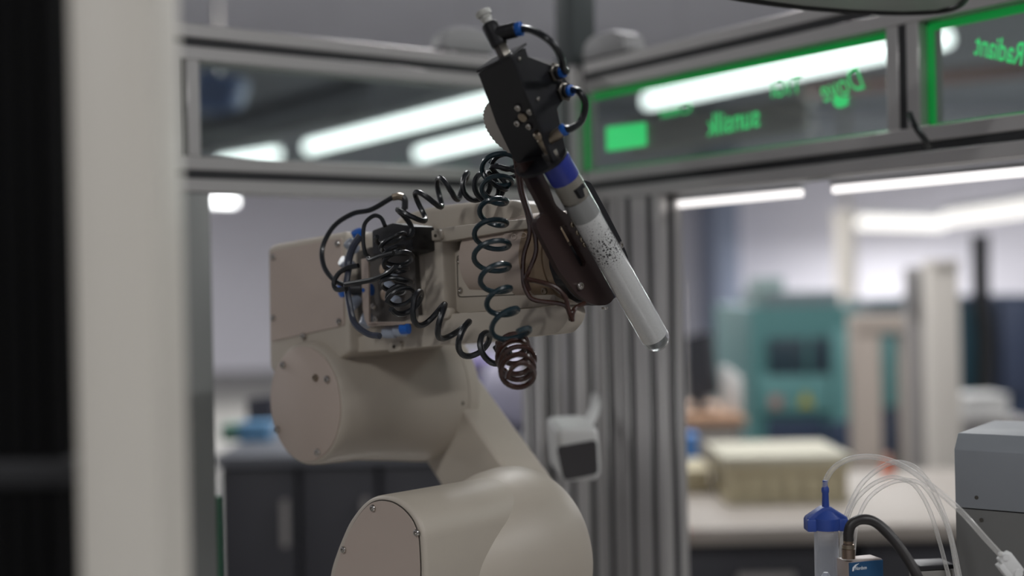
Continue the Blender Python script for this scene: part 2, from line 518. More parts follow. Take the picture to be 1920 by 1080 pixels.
# sensor housings on the upper rails
def housing(px0, px1, plane_pt, nrm, along, label):
    a = U(px0, 40, plane_pt, nrm); b = U(px1, 40, plane_pt, nrm)
    t = thing('sensor_housing', (a + b) / 2, label, 'sensor')
    c = (a + b) / 2; c.z = gz(ZU + 0.03) + 0.0202
    L = (b - a).length / 2
    prof = rnd([(-L, -.016), (L, -.016), (L * .85, .009), (L * .5, .018), (-L * .5, .018), (-L * .9, .009)], .008)
    finish('housing_shell', *prism([c + along * x + Z * y - nrm * .02 for x, y in prof], nrm * .04), mat('housing_grey', (150, 150, 150), .5), t, bevel=.004)
    finish('housing_base', *box(c - Z * .018, along * L * .8, nrm * .018, Z * .0020), BLACKP, t)


housing(818, 912, bw(0, 0, .03), UU, VV, 'grey domed sensor housing on the rear upper rail')
housing(1108, 1190, sw(0, 0, .03), VV, UU, 'grey domed sensor housing on the side upper rail')

# table of the cell, under everything in it (below the frame)
tb = thing('cell_table', V((0.15, 1.5, 0)), 'aluminium base table of the robot enclosure', 'table')
tz = 0.80
cpt = [bw(1.0, 0, -0.02), bw(0.0, 0, -0.02), sw(1.75, 0, -0.02), sw(1.75, 0, -0.02) - VV * 1.0]
finish('table_top', *prism([V((p.x, p.y, tz - .03)) for p in cpt], Z * .03), ALU, tb)
for p in cpt:
    q_ = V((p.x, p.y, 0)).lerp(V((0.15, 1.7, 0)), .08)
    finish('leg', *box(V((q_.x, q_.y, (tz - .03) / 2)), V((.03, 0, 0)), V((0, .03, 0)), Z * (tz - .03) / 2), ALU, tb)

# front of the cell: pale post and the black strip beside it
def upright(px0, px1, Y, m, name, label, cat, depth=0.05, bev=0.006):
    a, b = P(px0, 540, Y), P(px1, 540, Y); wv = V((b.x - a.x, 0, 0)) / 2
    c = (a + b) / 2
    t = thing(name, V((c.x, c.y, 0)), label, cat)
    o = finish(name + '_body', *box(V((c.x, c.y + depth / 2, 1.1)), wv, V((0, depth / 2, 0)), Z * 1.1), m, t, bevel=bev)
    return t, c, wv


pt, pc, pw = upright(131, 296, 0.55, CREAM, 'door_post', 'smooth cream upright post beside a black channel', 'post')
ct, cc, cw = upright(-60, 124, 0.60, mat('channel_black', (12, 12, 13), .8, spec=.15), 'cable_channel', 'matt black vertical channel with a clamp collar', 'channel', .03, .004)
for i in range(5):
    x = cc.x - cw.x + cw.x * 2 * (i + .5) / 5
    finish('channel_rib', *box(V((x, cc.y - .002, 1.1)), V((.0035, 0, 0)), V((0, .003, 0)), Z * 1.1), mat('channel_black', (12, 12, 13), .8), ct, bevel=.001)
kz = P(60, 885, .6).z
finish('clamp_collar', *box(V((cc.x + .003, cc.y + .012, kz)), V((cw.x + .004, 0, 0)), V((0, .02, 0)), Z * .0065), SLOT, ct, bevel=.002)
finish('clamp_knob', *lathe([(0, .004), (.003, .0045), (.007, .0045), (.009, .003)], P(124, 888, .6), V((1, 0, 0)), 12), BLACKP, ct)

# ================================================================== the robot arm
arm = thing('articulated_robot', V((-0.02, 1.35, tz)), 'beige six axis robot arm with screwed covers, bent at the elbow', 'robot arm')

# --- shoulder
SC = onE(0.065)
dpx = [(612, 1180), (613, 1105), (620, 1062), (634, 1022), (652, 980), (674, 950), (692, 934), (712, 928), (738, 931), (762, 945), (782, 968), (795, 1000), (798, 1060), (798, 1180)]
dp3 = [SC(x, y) for x, y in rnd(dpx, 14, 3)]
sh = finish('shoulder_housing', *prism(dp3, -E * 0.15), BEIGE, arm, bevel=0.007, segs=3, smooth=45)
inner = [(624, 1180), (625, 1105), (632, 1064), (645, 1026), (662, 986), (681, 958), (697, 943), (714, 938), (736, 941), (757, 954), (775, 975), (786, 1004), (789, 1060), (789, 1180)]
finish('cover_plate', *prism([SC(x, y) + E * .0015 for x, y in rnd(inner, 12, 3)], -E * .004), BEIGE2, sh)
finish('cover_seam', *prism([SC(x + (x - 706) * .018, y + (y - 1060) * .018) + E * .0006 for x, y in rnd(inner, 12, 3)], -E * .004), SEAM, sh)
for x, y in ((703, 952), (785, 998), (648, 1030)):
    screw(SC(x, y) + E * .0015, E, .0032, sh)
# rear bulge of the shoulder (large round bearing housing)
sc2 = SC(724, 1100)
finish('bearing_housing', *lathe([(.05, .045), (.08, .060), (.105, .0725), (.125, .080), (.142, .0845), (.160, .0862), (.174, .0848), (.184, .080), (.188, .070)], sc2, -E, 64), BEIGE, arm)
finish('base_column', *lathe([(0, .10), (.02, .095), (.25, .085)], V((sc2.x + .06, sc2.y + .06, tz)), Z, 40), BEIGE, arm)

# --- upper arm
ua = onE(-0.150)
up = [(800, 672), (816, 694), (875, 778), (948, 880), (1010, 966), (1000, 1040), (880, 1040), (824, 908), (801, 872), (760, 800), (760, 700)]
uarm = finish('upper_arm', *prism([ua(x, y) for x, y in rnd(up, 6, 3)], -E * .056), BEIGE, arm, bevel=.005, segs=3)
screw(ua(868, 756), E, .002, uarm, SEAM, 'screw_hole')

# --- elbow
el = finish('elbow_housing', *lathe([(.0, .0600), (.003, .0622), (.012, .0630), (.06, .0640), (.11, .070), (.145, .075), (.158, .0765), (.160, .074)], R0, -E, 64), BEIGE, arm)
finish('elbow_seam', *lathe([(.1575, .0752), (.1598, .0752)], R0, -E, 64), SEAM, el)
finish('elbow_flange', *lathe([(.159, .071), (.159, .0765), (.172, .0765), (.176, .074)], R0, -E, 64), BEIGE, arm)
finish('cover_plate', *lathe([(-.002, .0572), (-.0012, .0582), (.004, .0582)], R0, -E, 64), BEIGE2, el)
onR = onE(.002)
for x, y in ((532, 684), (521, 805), (597, 848), (615, 711), (593, 708)):
    screw(onR(x, y), E, .0038, el, NICKEL if x == 593 else None)

# --- forearm
k1 = onE(-0.012)
rear = [(502, 466), (512, 458), (646, 434), (650, 440), (655, 660), (600, 700), (520, 705), (505, 690)]
fr = finish('forearm_rear_housing', *prism([k1(x, y) for x, y in rnd(rear, [6, 6, 4, 4, 8, 20, 14, 10], 3)], -E * .13), BEIGE, arm, bevel=.006, segs=3)
kc = onE(-0.0105)
cov = [(506, 472), (640, 446), (645, 610), (508, 640)]
finish('cover_plate', *prism([kc(x, y) for x, y in rnd(cov, 5)], -E * .003), BEIGE2, fr)
for x, y in ((514, 482), (634, 457), (514, 596), (637, 603), (570, 630)):
    screw(kc(x, y), E, .0034, fr)
# mid body behind the valve manifold and top dome
kb = onE(-0.030)
mid = [(640, 444), (735, 428), (792, 440), (800, 470), (800, 600), (798, 650), (642, 660)]
mb = finish('forearm_body', *prism([kb(x, y) for x, y in mid], -E * .11), BEIGE, arm, bevel=.004)
kt = onE(-0.050)
dome = [(722, 440), (745, 404), (800, 388), (862, 380), (960, 374), (984, 382), (990, 400), (992, 440), (980, 460), (730, 470)]
finish('forearm_top_cover', *prism([kt(x, y) for x, y in rnd(dome, 14, 4)], -E * .045), BEIGE, arm, bevel=.006, segs=3)
# inner wall of the recess
kr = onE(-0.058)
finish('recess_wall', *prism([kr(x, y) for x, y in ((790, 430), (1000, 420), (1000, 610), (790, 620))], -E * .03), BEIGE, arm)
# upper lip, rib and lower beam framing the recess
kl = onE(-0.024)
lip = [(778, 434), (876, 421), (1012, 408), (1030, 412), (1030, 424), (960, 432), (832, 453), (780, 458)]
finish('forearm_lip', *prism([kl(x, y) for x, y in rnd(lip, 3)], -E * .06), BEIGE, arm, bevel=.0025)
finish('forearm_rib', *prism([kl(x, y) for x, y in ((793, 452), (829, 448), (833, 592), (797, 596))], -E * .045), BEIGE, arm, bevel=.003)
low = [(780, 592), (960, 581), (1030, 575), (1062, 571), (1068, 588), (1062, 606), (1045, 626), (780, 652), (650, 662), (650, 640)]
lb = finish('forearm_lower_beam', *prism([kl(x, y) for x, y in rnd(low, [2, 2, 4, 5, 6, 10, 8, 2, 4, 4], 3)], -E * .022), BEIGE, arm, bevel=.002, segs=2)
kg = onE(-0.0225)
def lug(px, py, wpx, hpx, holes, parent):
    pts = rnd([(px - wpx / 2, py - hpx / 2 + 2), (px + wpx / 2, py - hpx / 2 - 2), (px + wpx / 2, py + hpx / 2 - 2), (px - wpx / 2, py + hpx / 2 + 2)], hpx * .4)
    finish('lug', *prism([kg(x, y) + E * .002 for x, y in pts], -E * .008), BEIGE, parent, bevel=.001)
    for dx in holes:
        finish('lug_hole', *lathe([(0, .0016), (.001, .0016)], kg(px + dx, py) + E * .002, E, 10), SEAM, parent)
lug(808, 442, 46, 19, (-12, 12), lb)
lug(830, 588, 30, 20, (0,), lb)
lug(742, 650, 24, 18, (0,), lb)
# motor cover inside the recess with its raised plate
km = onE(-0.040)
mc = [(852, 470), (960, 452), (1040, 440), (1040, 572), (960, 580), (856, 588)]
mo = finish('motor_cover', *prism([km(x, y) for x, y in rnd(mc, [9, 2, 2, 2, 2, 9], 4)], -E * .05), BEIGE, arm, bevel=.003)
kp = onE(-0.0385)
pl = [(858, 480), (962, 466), (1000, 464), (1000, 548), (962, 552), (860, 556)]
finish('cover_plate', *prism([kp(x, y) for x, y in rnd(pl, [6, 1, 3, 3, 1, 6], 4)], -E * .003), BEIGE, mo)
finish('cover_seam', *prism([km(929 + (x - 929) * 1.02, 512 + (y - 512) * 1.035) + E * .0005 for x, y in rnd(pl, 6, 4)], -E * .002), SEAM, mo)
for x, y in ((862, 489), (864, 544), (962, 476), (964, 537)):
    screw(kp(x, y), E, .0030, mo)
for x, y in ((973, 477), (977, 538)):
    finish('screw_hole', *lathe([(0, .0012), (.0004, .0012)], kp(x, y), E, 10), SEAM, mo)
kq = onE(-0.0236)
for x0, x1 in ((959, 968), (975, 987)):
    finish('embossed_mark', *sweep([kq(x0 + (x1 - x0) * (.5 + .5 * math.cos(t * .524)), 444 - (x0 - 959) * .2 + 5 * math.sin(t * .524)) - E * .035 + E * .035 for t in range(13)], .0003, 6), BEIGE2, mo)

# --- wrist, along the arm's forward axis
DC = P(1110, 478, 1.112)                              # centre of the tool flange
finish('wrist_body', *lathe([(-.13, .036), (-.075, .038), (-.073, .040), (-.05, .040)], DC, PF, 48), BEIGE2, arm)
wr = finish('wrist_ring', *lathe([(-.052, .037), (-.050, .040), (-.026, .040), (-.024, .0395), (-.0235, .038), (-.022, .038), (-.0215, .040), (-.006, .040), (-.005, .038)], DC, PF, 48), BRASS, arm)
for x, y in ((1015, 461), (1022, 546)):
    screw(P(x, y, 1.105), E, .0032, wr, NICKEL)
ledge = finish('wrist_bracket', *prism([onE(-.036)(x, y) for x, y in rnd([(992, 462), (1034, 455), (1036, 463), (996, 470)], 2)], -E * .02), NICKEL, arm)

# ================================================================== the gripper on the flange
T0 = DC                                               # plane of the flange, normal PF


def onT(k): return lambda x, y: U(x, y, T0 + PF * k, PF)


tube_k = 0.034
A_top, A_bot = onT(tube_k)(1043, 306), onT(tube_k)(1239, 652)
AX = (A_bot - A_top).normalized()                      # down the tube
NL = PF.cross(AX).normalized()
if NL.dot(E) < 0: NL = -NL                             # towards the camera's left
TL = (A_bot - A_top).length

grip = thing('tube_gripper', DC, 'black plate gripper with pneumatic fittings bolted to the robot wrist', 'gripper')
kd = onT(0.004)
fpl = [(1080, 350), (1095, 337), (1109, 341), (1140, 398), (1166, 449), (1178, 480), (1182, 507), (1175, 535), (1156, 558), (1132, 573), (1106, 573), (1078, 557), (1056, 532), (1045, 500), (1044, 482), (1052, 467), (1074, 460), (1092, 440), (1078, 400)]
fp = finish('flange_plate', *prism([kd(x, y) for x, y in rnd(fpl, 6, 3)], -PF * .010), BLACK, grip, bevel=.0008, segs=1)
screw(kd(1162, 460), PF, .0034, fp)
screw(kd(1134, 576), -Z, .003, fp)
# bracket arm with slot
kk = onT(0.015)
br_o = rnd([(974, 306), (1006, 300), (1030, 350), (1042, 384), (1054, 395), (1068, 404), (1112, 482), (1153, 560), (1138, 573), (1112, 572), (1083, 553), (1048, 508), (1006, 426), (1006, 412), (1021, 400), (1012, 380), (990, 338)], [2, 2, 6, 8, 6, 6, 6, 10, 10, 12, 10, 8, 7, 5, 4, 6, 6], 3)
slot = rnd([(1049, 425), (1059, 421), (1099, 492), (1096, 501), (1088, 499)], 4, 3)
brk = finish('bracket_arm', *prism([kk(x, y) for x, y in keyhole(br_o, slot)], -PF * .005), BROWN_REFL, grip)
screw(kk(1086, 536), PF, .0036, brk)
finish('bracket_spacer', *lathe([(-.012, .012), (0, .012)], kk(1080, 500) - PF * .004, PF, 20), BLACK, grip)

# housing made of folded sheet: ridge runs down the axis
RID = onT(0.040)(985, 172)                             # a point on the ridge
tL = lambda x, y: U(x, y, RID, NL)                     # plane facing left-front
tR = lambda x, y: U(x, y, RID, PF)                     # plane facing right-front
lf = [(896, 138), (958, 107), (972, 140), (1000, 208), (1040, 308), (996, 332), (962, 298), (930, 232), (910, 176)]
plL = finish('housing_side_plate', *prism([tL(x, y) for x, y in lf], -NL * .003), BLACK, grip, bevel=.0004, segs=1)
rf = [(958, 107), (985, 90), (990, 106), (1046, 128), (1066, 160), (1064, 178), (1044, 203), (1050, 232), (1062, 285), (1040, 308), (1000, 208)]
plR = finish('housing_front_plate', *prism([tR(x, y) for x, y in rnd(rf, [0, 1, 2, 3, 4, 3, 4, 3, 2, 0, 0], 3)], -PF * .003), BLACK, grip)
ptop = tL(896, 138)
tT = lambda x, y: U(x, y, RID + AX * ((tL(958, 107) - RID).dot(AX)), AX)
topq = [(893, 135), (959, 108), (990, 82), (930, 108)]
p_a, p_b = tL(895, 136), tL(958, 107)
p_c = tR(988, 84) if True else None
top4 = [p_a, p_b, p_c, p_a + (p_c - p_b)]
plT = finish('housing_top_plate', *prism(top4, -AX * .002), BLACK, grip)
for x, y in ((973, 111), (1008, 186)):
    screw(tR(x, y), PF, .0016, plR)
for x, y in ((972.5, 201), (995, 208), (993, 236), (971, 230)):
    screw(tL(x, y), NL, .0030, plL)
finish('centre_boss', *lathe([(0, .0042), (.0015, .0042), (.002, .0036)], tL(981, 219), NL, 20), NICKEL, plL)
# toothed silver hub behind the side plate
hub_c = U(964, 243, RID - NL * .016, NL)
tooth = []
NT = 44
for i in range(NT * 2):
    a_ = math.pi * i / NT; r_ = .0305 if i % 2 else .0292
    tooth.append(hub_c + (PF * math.cos(a_) + AX * math.sin(a_)) * r_)
hb = finish('toothed_hub', *prism(tooth, -NL * .012), mat('hub_silver', (176, 170, 164), .35, .6), grip)
finish('hub_drum', *lathe([(0, .024), (.02, .024)], hub_c - NL * .012, -NL, 36), mat('hub_drum_grey', (140, 132, 126), .45, .4), grip)

# round flange plate at the head of the tube
fl_c = A_top - AX * .006
ell = [fl_c + PF * (-.012 + .024 * math.cos(t * .2618)) + NL * (.021 * math.sin(t * .2618) + .002) for t in range(24)]
finish('tube_flange', *prism(ell, AX * .002), BLACK, grip)


def fitting(name, p, ax, prof, m, parent, seg=16): return finish(name, *lathe(prof, p, ax, seg), m, parent)


# brass push-in elbow over the flange
fx = A_top - AX * .006
fitting('hex_nut', fx, -AX, [(0, .0072), (.007, .0072)], STEEL, grip, 6)
fitting('elbow_body', fx - AX * .007, -AX, [(0, .0045), (.002, .005), (.012, .005), (.0125, .0042), (.014, .0042), (.0145, .0052), (.018, .0052), (.019, .004)], NICKEL, grip)
eb = fx - AX * .014
ed = (P(1052, 247, eb.y - .005) - eb).normalized()
fitting('elbow_arm', eb, ed, [(0, .0042), (.008, .0042), (.009, .0048), (.0165, .0048)], NICKEL, grip)
fitting('release_ring', eb + ed * .0165, ed, [(0, .0046), (.002, .0052), (.004, .0052), (.0045, .004)], BLUE, grip)
e_out = eb + ed * .02
# two bulkhead fittings on the front plate
outs = []
for (x, y), dd in (((1041, 137), 0), ((1056, 172), 1)):
    p_ = tR(x, y)
    dirn = (PF + V((.55, 0, .05))).normalized()
    fitting('bulkhead_nut', p_, PF, [(0, .0078), (.001, .0082), (.0025, .0082), (.003, .0074)], mat('nut_dark_steel', (104, 100, 94), .3, .9), grip, 6)
    fitting('fitting_body', p_ + PF * .003, PF, [(0, .0056), (.003, .0056), (.0035, .005)], BLACKP, grip)
    fitting('release_ring', p_ + PF * .006, PF, [(0, .004), (.0008, .0048), (.003, .0048), (.0035, .004)], BLUE, grip)
    outs.append(p_ + PF * .0085)
# clear nozzle and black tee on the top plate
nb = (p_a + (p_c - p_b) * .5).lerp(p_b + (p_c - p_b) * .5, .62)
nup = (P(905, 22, nb.y + .004) - nb); nl = nup.length; nup.normalize()
fitting('hex_nut', nb, nup, [(0, .0058), (.010, .0058), (.011, .005)], mat('nut_dark_steel', (104, 100, 94), .3, .9), grip, 6)
fitting('tee_body', nb + nup * .010, nup, [(0, .006), (.002, .0068), (.018, .0068), (.020, .0058)], BLACKP, grip)
fitting('nozzle', nb + nup * .028, nup, [(0, .0042), (.003, .0046), (.0035, .0040), (.006, .0044), (.0065, .0050), (.009, .0046), (.0095, .0042), (.012, .0046), (.0125, .0054), (nl - .032, .0056), (nl - .030, .0066), (nl - .028, .0066), (nl - .027, .0045)], HAZYP, grip)
tb0 = nb + nup * .020; td = (P(962, 57, nb.y - .004) - tb0).normalized()
fitting('tee_arm', tb0, td, [(0, .0062), (.018, .0062), (.0185, .0056)], BLACKP, grip)
fitting('release_ring', tb0 + td * .0185, td, [(0, .0052), (.001, .0058), (.0045, .0058), (.005, .0042)], BLUE, grip)
t_out = tb0 + td * .022
yo, y1_ = outs[0].y, outs[1].y
finish('air_hose', *sweep(spline([t_out - td * .01, t_out, P(1000, 58, t_out.y - .01), P(1032, 78, t_out.y - .02), P(1052, 106, (t_out.y + yo) / 2 - .02), P(1056, 126, yo - .012), outs[0] + PF * .003, outs[0] - PF * .004], 8), .0029), HOSE, grip)
finish('air_hose', *sweep(spline([outs[1] - PF * .005, outs[1] + PF * .004, P(1088, 174, y1_ - .012), P(1098, 196, y1_ - .01), P(1090, 226, y1_ - .006), P(1070, 241, e_out.y - .004), e_out, e_out - ed * .008], 8), .0029), HOSE, grip)
# small clamp screws along the tube
for x, y in ((1072, 421), (1090, 449), (1082, 436), (1095, 458)):
    screw(onT(.018)(x, y), PF, .0028, brk, NICKEL)

# ================================================================== the test tube
tt = thing('test_tube', A_bot, 'glass test tube of white foam with a blue banded grey stopper, slanted in the gripper', 'test tube')
RT = 0.0123


def along(t): return A_top + AX * t


tube_prof = [(0.012, RT), (TL - RT, RT)] + [(TL - RT + RT * math.sin(a_ * math.pi / 16), RT * math.cos(a_ * math.pi / 16)) for a_ in range(1, 9)]
finish('glass_wall', *lathe(tube_prof, A_top, AX, 40, ends=False), TUBEGLASS, tt)
finish('stopper', *lathe([(0.0, .0112), (.040, .0112), (.050, .0108), (.054, .0095)], A_top, AX, 32), mat('stopper_grey', (138, 132, 122), .5), tt)
finish('blue_band', *lathe([(-.004, .0115), (-.003, .0126), (.015, .0126), (.016, .0122)], A_top, AX, 36), NAVYCAP, tt)
finish('sleeve', *lathe([(.016, .0121), (.034, .0121)], A_top, AX, 36, ends=False), mat('stopper_grey', (138, 132, 122), .5), tt)
finish('clear_ring', *lathe([(.036, .0119), (.055, .0119)], A_top, AX, 36, ends=False), mat('frosted_ring', (150, 150, 148), .4), tt)


def foam_mat():
    m = bpy.data.materials.new('foam'); m.use_nodes = True; nt = m.node_tree; b = nt.nodes['Principled BSDF']
    N, Lk = nt.nodes.new, nt.links.new
    tc = N('ShaderNodeTexCoord')
    vo = N('ShaderNodeTexVoronoi'); vo.inputs['Scale'].default_value = 380
    vo2 = N('ShaderNodeTexVoronoi'); vo2.inputs['Scale'].default_value = 800
    no = N('ShaderNodeTexNoise'); no.inputs['Scale'].default_value = 900; no.inputs['Detail'].default_value = 3
    Lk(tc.outputs['Object'], no.inputs['Vector'])
    vo.voronoi_dimensions = '2D'; vo2.voronoi_dimensions = '2D'
    def dot(v):
        x = N('ShaderNodeVectorMath'); x.operation = 'DOT_PRODUCT'; x.inputs[1].default_value = tuple(v); Lk(tc.outputs['Object'], x.inputs[0]); return x.outputs['Value']
    an = N('ShaderNodeMath'); an.operation = 'ARCTAN2'; Lk(dot(NL), an.inputs[0]); Lk(dot(PF), an.inputs[1])
    ar = N('ShaderNodeMath'); ar.operation = 'MULTIPLY'; ar.inputs[1].default_value = .0117; Lk(an.outputs[0], ar.inputs[0])
    cb = N('ShaderNodeCombineXYZ'); Lk(ar.outputs[0], cb.inputs[0]); Lk(dot(AX), cb.inputs[1])
    for q_ in (vo, vo2): Lk(cb.outputs[0], q_.inputs['Vector'])
    # distance down the tube, from the object position projected on the tube's axis
    dp_ = N('ShaderNodeVectorMath'); dp_.operation = 'DOT_PRODUCT'; dp_.inputs[1].default_value = tuple(AX)
    Lk(tc.outputs['Object'], dp_.inputs[0])
    rmp = N('ShaderNodeValToRGB'); e = rmp.color_ramp.elements
    e[0].position = 0.0; e[0].color = (.12, .12, .12, 1); e[1].position = 1.0; e[1].color = (0, 0, 0, 1)
    for ps, vv in ((.10, .22), (.19, .50), (.27, .50), (.335, .25), (.40, .0)):
        k = e.new(ps); k.color = (vv, vv, vv, 1)
    mr = N('ShaderNodeMapRange'); mr.inputs[1].default_value = -FL / 2; mr.inputs[2].default_value = FL / 2
    Lk(dp_.outputs['Value'], mr.inputs[0]); Lk(mr.outputs[0], rmp.inputs[0])
    # a cell is a bubble where its centre distance is under the band's threshold and its random colour allows it
    def mth(op, a, b_):
        x = N('ShaderNodeMath'); x.operation = op
        for i, q_ in enumerate((a, b_)):
            if isinstance(q_, (int, float)): x.inputs[i].default_value = q_
            else: Lk(q_, x.inputs[i])
        return x.outputs[0]
    sx = N('ShaderNodeSeparateColor'); Lk(vo.outputs['Color'], sx.inputs[0])
    th = mth('MULTIPLY', rmp.outputs[0], mth('MULTIPLY', sx.outputs[0], .95))
    big = mth('LESS_THAN', vo.outputs['Distance'], th)
    sx2 = N('ShaderNodeSeparateColor'); Lk(vo2.outputs['Color'], sx2.inputs[0])
    th2 = mth('MULTIPLY', rmp.outputs[0], mth('MULTIPLY', sx2.outputs[1], .8))
    sm = mth('LESS_THAN', vo2.outputs['Distance'], th2)
    bub = mth('MAXIMUM', big, sm)
    base = N('ShaderNodeMix'); base.data_type = 'RGBA'
    base.inputs[6].default_value = (*lin((208, 207, 205)), 1); base.inputs[7].default_value = (*lin((230, 229, 227)), 1)
    Lk(no.outputs['Fac'], base.inputs[0])
    mx = N('ShaderNodeMix'); mx.data_type = 'RGBA'; mx.inputs[7].default_value = (*lin((42, 38, 38)), 1)
    Lk(bub, mx.inputs[0]); Lk(base.outputs[2], mx.inputs[6]); Lk(mx.outputs[2], b.inputs['Base Color'])
    b.inputs['Roughness'].default_value = .55
    bp = N('ShaderNodeBump'); bp.inputs['Strength'].default_value = .15; bp.inputs['Distance'].default_value = .0004
    Lk(no.outputs['Fac'], bp.inputs['Height']); Lk(bp.outputs[0], b.inputs['Normal'])
    return m


FL = TL - RT * 1.15 - .055
fo = finish('foam', *lathe([(.055, .0117), (.055 + FL * .5, .0117), (.055 + FL, .0117)], A_top, AX, 40), foam_mat(), tt)
finish('clear_liquid', *lathe([(.0551 + FL, .0114)] + [(TL - RT + RT * .92 * math.sin(a_ * math.pi / 16), RT * .92 * math.cos(a_ * math.pi / 16)) for a_ in range(2, 9)], A_top, AX, 32), glass('liquid_clear', (215, 218, 218), 1.0, 0.02, 1.7), tt)
tg = lambda x, y: U(x, y, A_top + PF * .0135, PF)
finish('holder_clip', *prism([tg(x, y) for x, y in ((1082, 357), (1094, 344), (1098, 352), (1093, 353), (1097, 368), (1091, 372))], -PF * .008), BLACK, grip)

# ================================================================== hoses
tag(finish('coiled_hose', *helix([(940, 288, 1.13), (933, 330, 1.115), (926, 380, 1.10), (921, 440, 1.085), (924, 500, 1.07), (936, 560, 1.055), (948, 600, 1.045), (966, 640, 1.035)], .0132, 8.6, .0023, .6, per=22, rad_fn=lambda f: 1 + .16 * math.sin(f * 13 + 1)), HOSET), 'black coiled air hose, teal reflection painted in, hanging in front of the recessed cover', 'hose')
tag(finish('coiled_hose', *helix([(748, 430, 1.165), (772, 402, 1.16), (812, 368, 1.16), (852, 350, 1.16), (885, 350, 1.155), (925, 352, 1.13)], .0122, 5.4, .0025, 1.2, per=22), HOSE), 'black coiled air hose arching over the forearm top', 'hose')
tag(finish('coiled_hose', *helix([(752, 560, 1.13), (785, 578, 1.12), (830, 602, 1.115), (868, 630, 1.11), (905, 652, 1.10), (938, 652, 1.09)], .0135, 4.3, .0027, .8, per=24), HOSE), 'black coiled air hose drooping below the forearm beam', 'hose')
tag(finish('coiled_hose', *helix([(958, 640, 1.075), (962, 655, 1.065), (968, 676, 1.05), (972, 700, 1.032), (976, 708, 1.025)], .0135, 5.0, .0023, 0, per=24, rad_fn=lambda f: .82 + .26 * math.sin(f * 3.1) + .06 * math.sin(f * 17)), HOSEB), 'bunched dark hose coil, brown reflection painted in, hanging lowest under the forearm', 'hose')
tag(finish('coiled_hose', *helix([(728, 440, 1.16), (740, 470, 1.155), (746, 505, 1.145), (742, 540, 1.14), (752, 566, 1.13)], .0115, 7.0, .0021, .3, per=20, rad_fn=lambda f: 1 + .25 * math.sin(f * 21)), HOSE), 'black coiled hose bunched against the valve manifold', 'hose')
tag(finish('coiled_hose', *helix([(912, 352, 1.125), (930, 340, 1.12), (945, 322, 1.12), (948, 298, 1.13)], .0115, 3.6, .0021, .3, per=20), HOSE), 'black hose coil bunched under the toothed hub', 'hose')
tie = thing('hose_tie', P(935, 655, 1.075), 'small metal clip tying the hose ends below the forearm', 'clip')
finish('tie_band', *lathe([(0, .004), (.004, .004)], P(930, 652, 1.078), V((1, 0, .2)).normalized(), 12), NICKEL, tie)
finish('tie_tail', *hose_px([(928, 650, 1.075), (938, 664, 1.07), (950, 655, 1.07), (960, 668, 1.07)], .0022), HOSE, tie)

Y_ = 1.07
loose = [
    ([(960, 268, 1.09), (968, 311, 1.08), (976, 360, 1.075), (989, 403, Y_), (993, 439, Y_), (982, 480, Y_), (981, 524, Y_), (989, 550, Y_), (1004, 563, Y_), (1052, 570, Y_), (1066, 581, Y_), (1071, 601, Y_)], 'thin dark air tube, brown reflection painted in, curving round below the wrist ring'),
    ([(966, 272, 1.085), (974, 311, 1.075), (981, 360, 1.07), (997, 413, 1.065), (1005, 456, 1.065), (1003, 480, 1.065), (992, 507, 1.065), (986, 524, 1.068), (992, 545, 1.07)], 'thin dark air tube, brown reflection painted in, twisting beside the other at the wrist'),
    ([(988, 523, 1.066), (1021, 531, 1.064), (1045, 541, 1.064), (1061, 560, 1.064), (1066, 582, 1.064), (1073, 600, 1.066)], 'thin dark air tube, brown reflection painted in, crossing over the bronze wrist ring'),
    ([(1073, 602, 1.068), (1074, 587, 1.066), (1080, 577, 1.07), (1096, 569, 1.08)], 'short dark tube stub, brown reflection painted in, behind the round flange plate'),
]
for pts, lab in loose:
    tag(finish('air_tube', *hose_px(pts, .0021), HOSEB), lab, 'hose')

# ================================================================== valve manifold on the forearm
mf = thing('valve_manifold', P(700, 560, 1.2), 'black valve manifold with clear fittings and blue rings on the forearm side', 'valve manifold')
kv = onE(-.028)
kv2 = onE(.004)
finish('mounting_plate', *prism([onE(-.024)(x, y) for x, y in rnd([(650, 478), (700, 462), (775, 455), (785, 600), (702, 612), (655, 600)], 5)], -E * .006), mat('manifold_grey', (96, 92, 88), .5, .2), mf)
finish('valve_block', *prism([kv2(x, y) for x, y in rnd([(697, 432), (735, 418), (772, 424), (774, 470), (745, 480), (698, 478)], 3)], -E * .028), BLACKP, mf, bevel=.0012)
finish('angle_bracket', *prism([kv2(x, y) for x, y in ((677, 486), (690, 483), (692, 604), (757, 603), (757, 608), (690, 612), (684, 600), (680, 580))], -E * .002), mat('bracket_bright', (206, 190, 176), .35, .6), mf)
finish('angle_bracket', *prism([onE(.004)(x, y) for x, y in ((690, 606), (756, 604), (757, 607), (692, 611))], -E * .03), mat('bracket_bright', (206, 190, 176), .35, .6), mf)
for (x, y, dx, dy) in ((668, 470, -.5, -.6), (660, 500, -.6, -.4), (672, 560, -.4, .4), (690, 590, -.2, .7), (720, 624, .8, -.05), (740, 620, .9, -.05), (728, 500, .3, .2), (722, 530, .3, .3), (730, 556, .4, .3)):
    p_ = onE(-.006)(x, y); d_ = V((dx, -.4, -dy)).normalized()
    fitting('clear_fitting', p_, d_, [(0, .0052), (.004, .006), (.012, .006), (.013, .005)], mat('clear_fitting_smoke', (150, 158, 172), .15), mf, 14)
for (x, y, dx, dy) in ((674, 446, -.3, -.8), (650, 540, -.9, .1), (684, 545, .9, -.1), (752, 617, .9, -.1), (652, 545, -.5, .1)):
    p_ = onE(.0)(x, y); d_ = V((dx, -.4, -dy)).normalized()
    fitting('release_ring', p_, d_, [(0, .005), (.003, .0056), (.008, .0056), (.0085, .004)], BLUE, mf, 14)
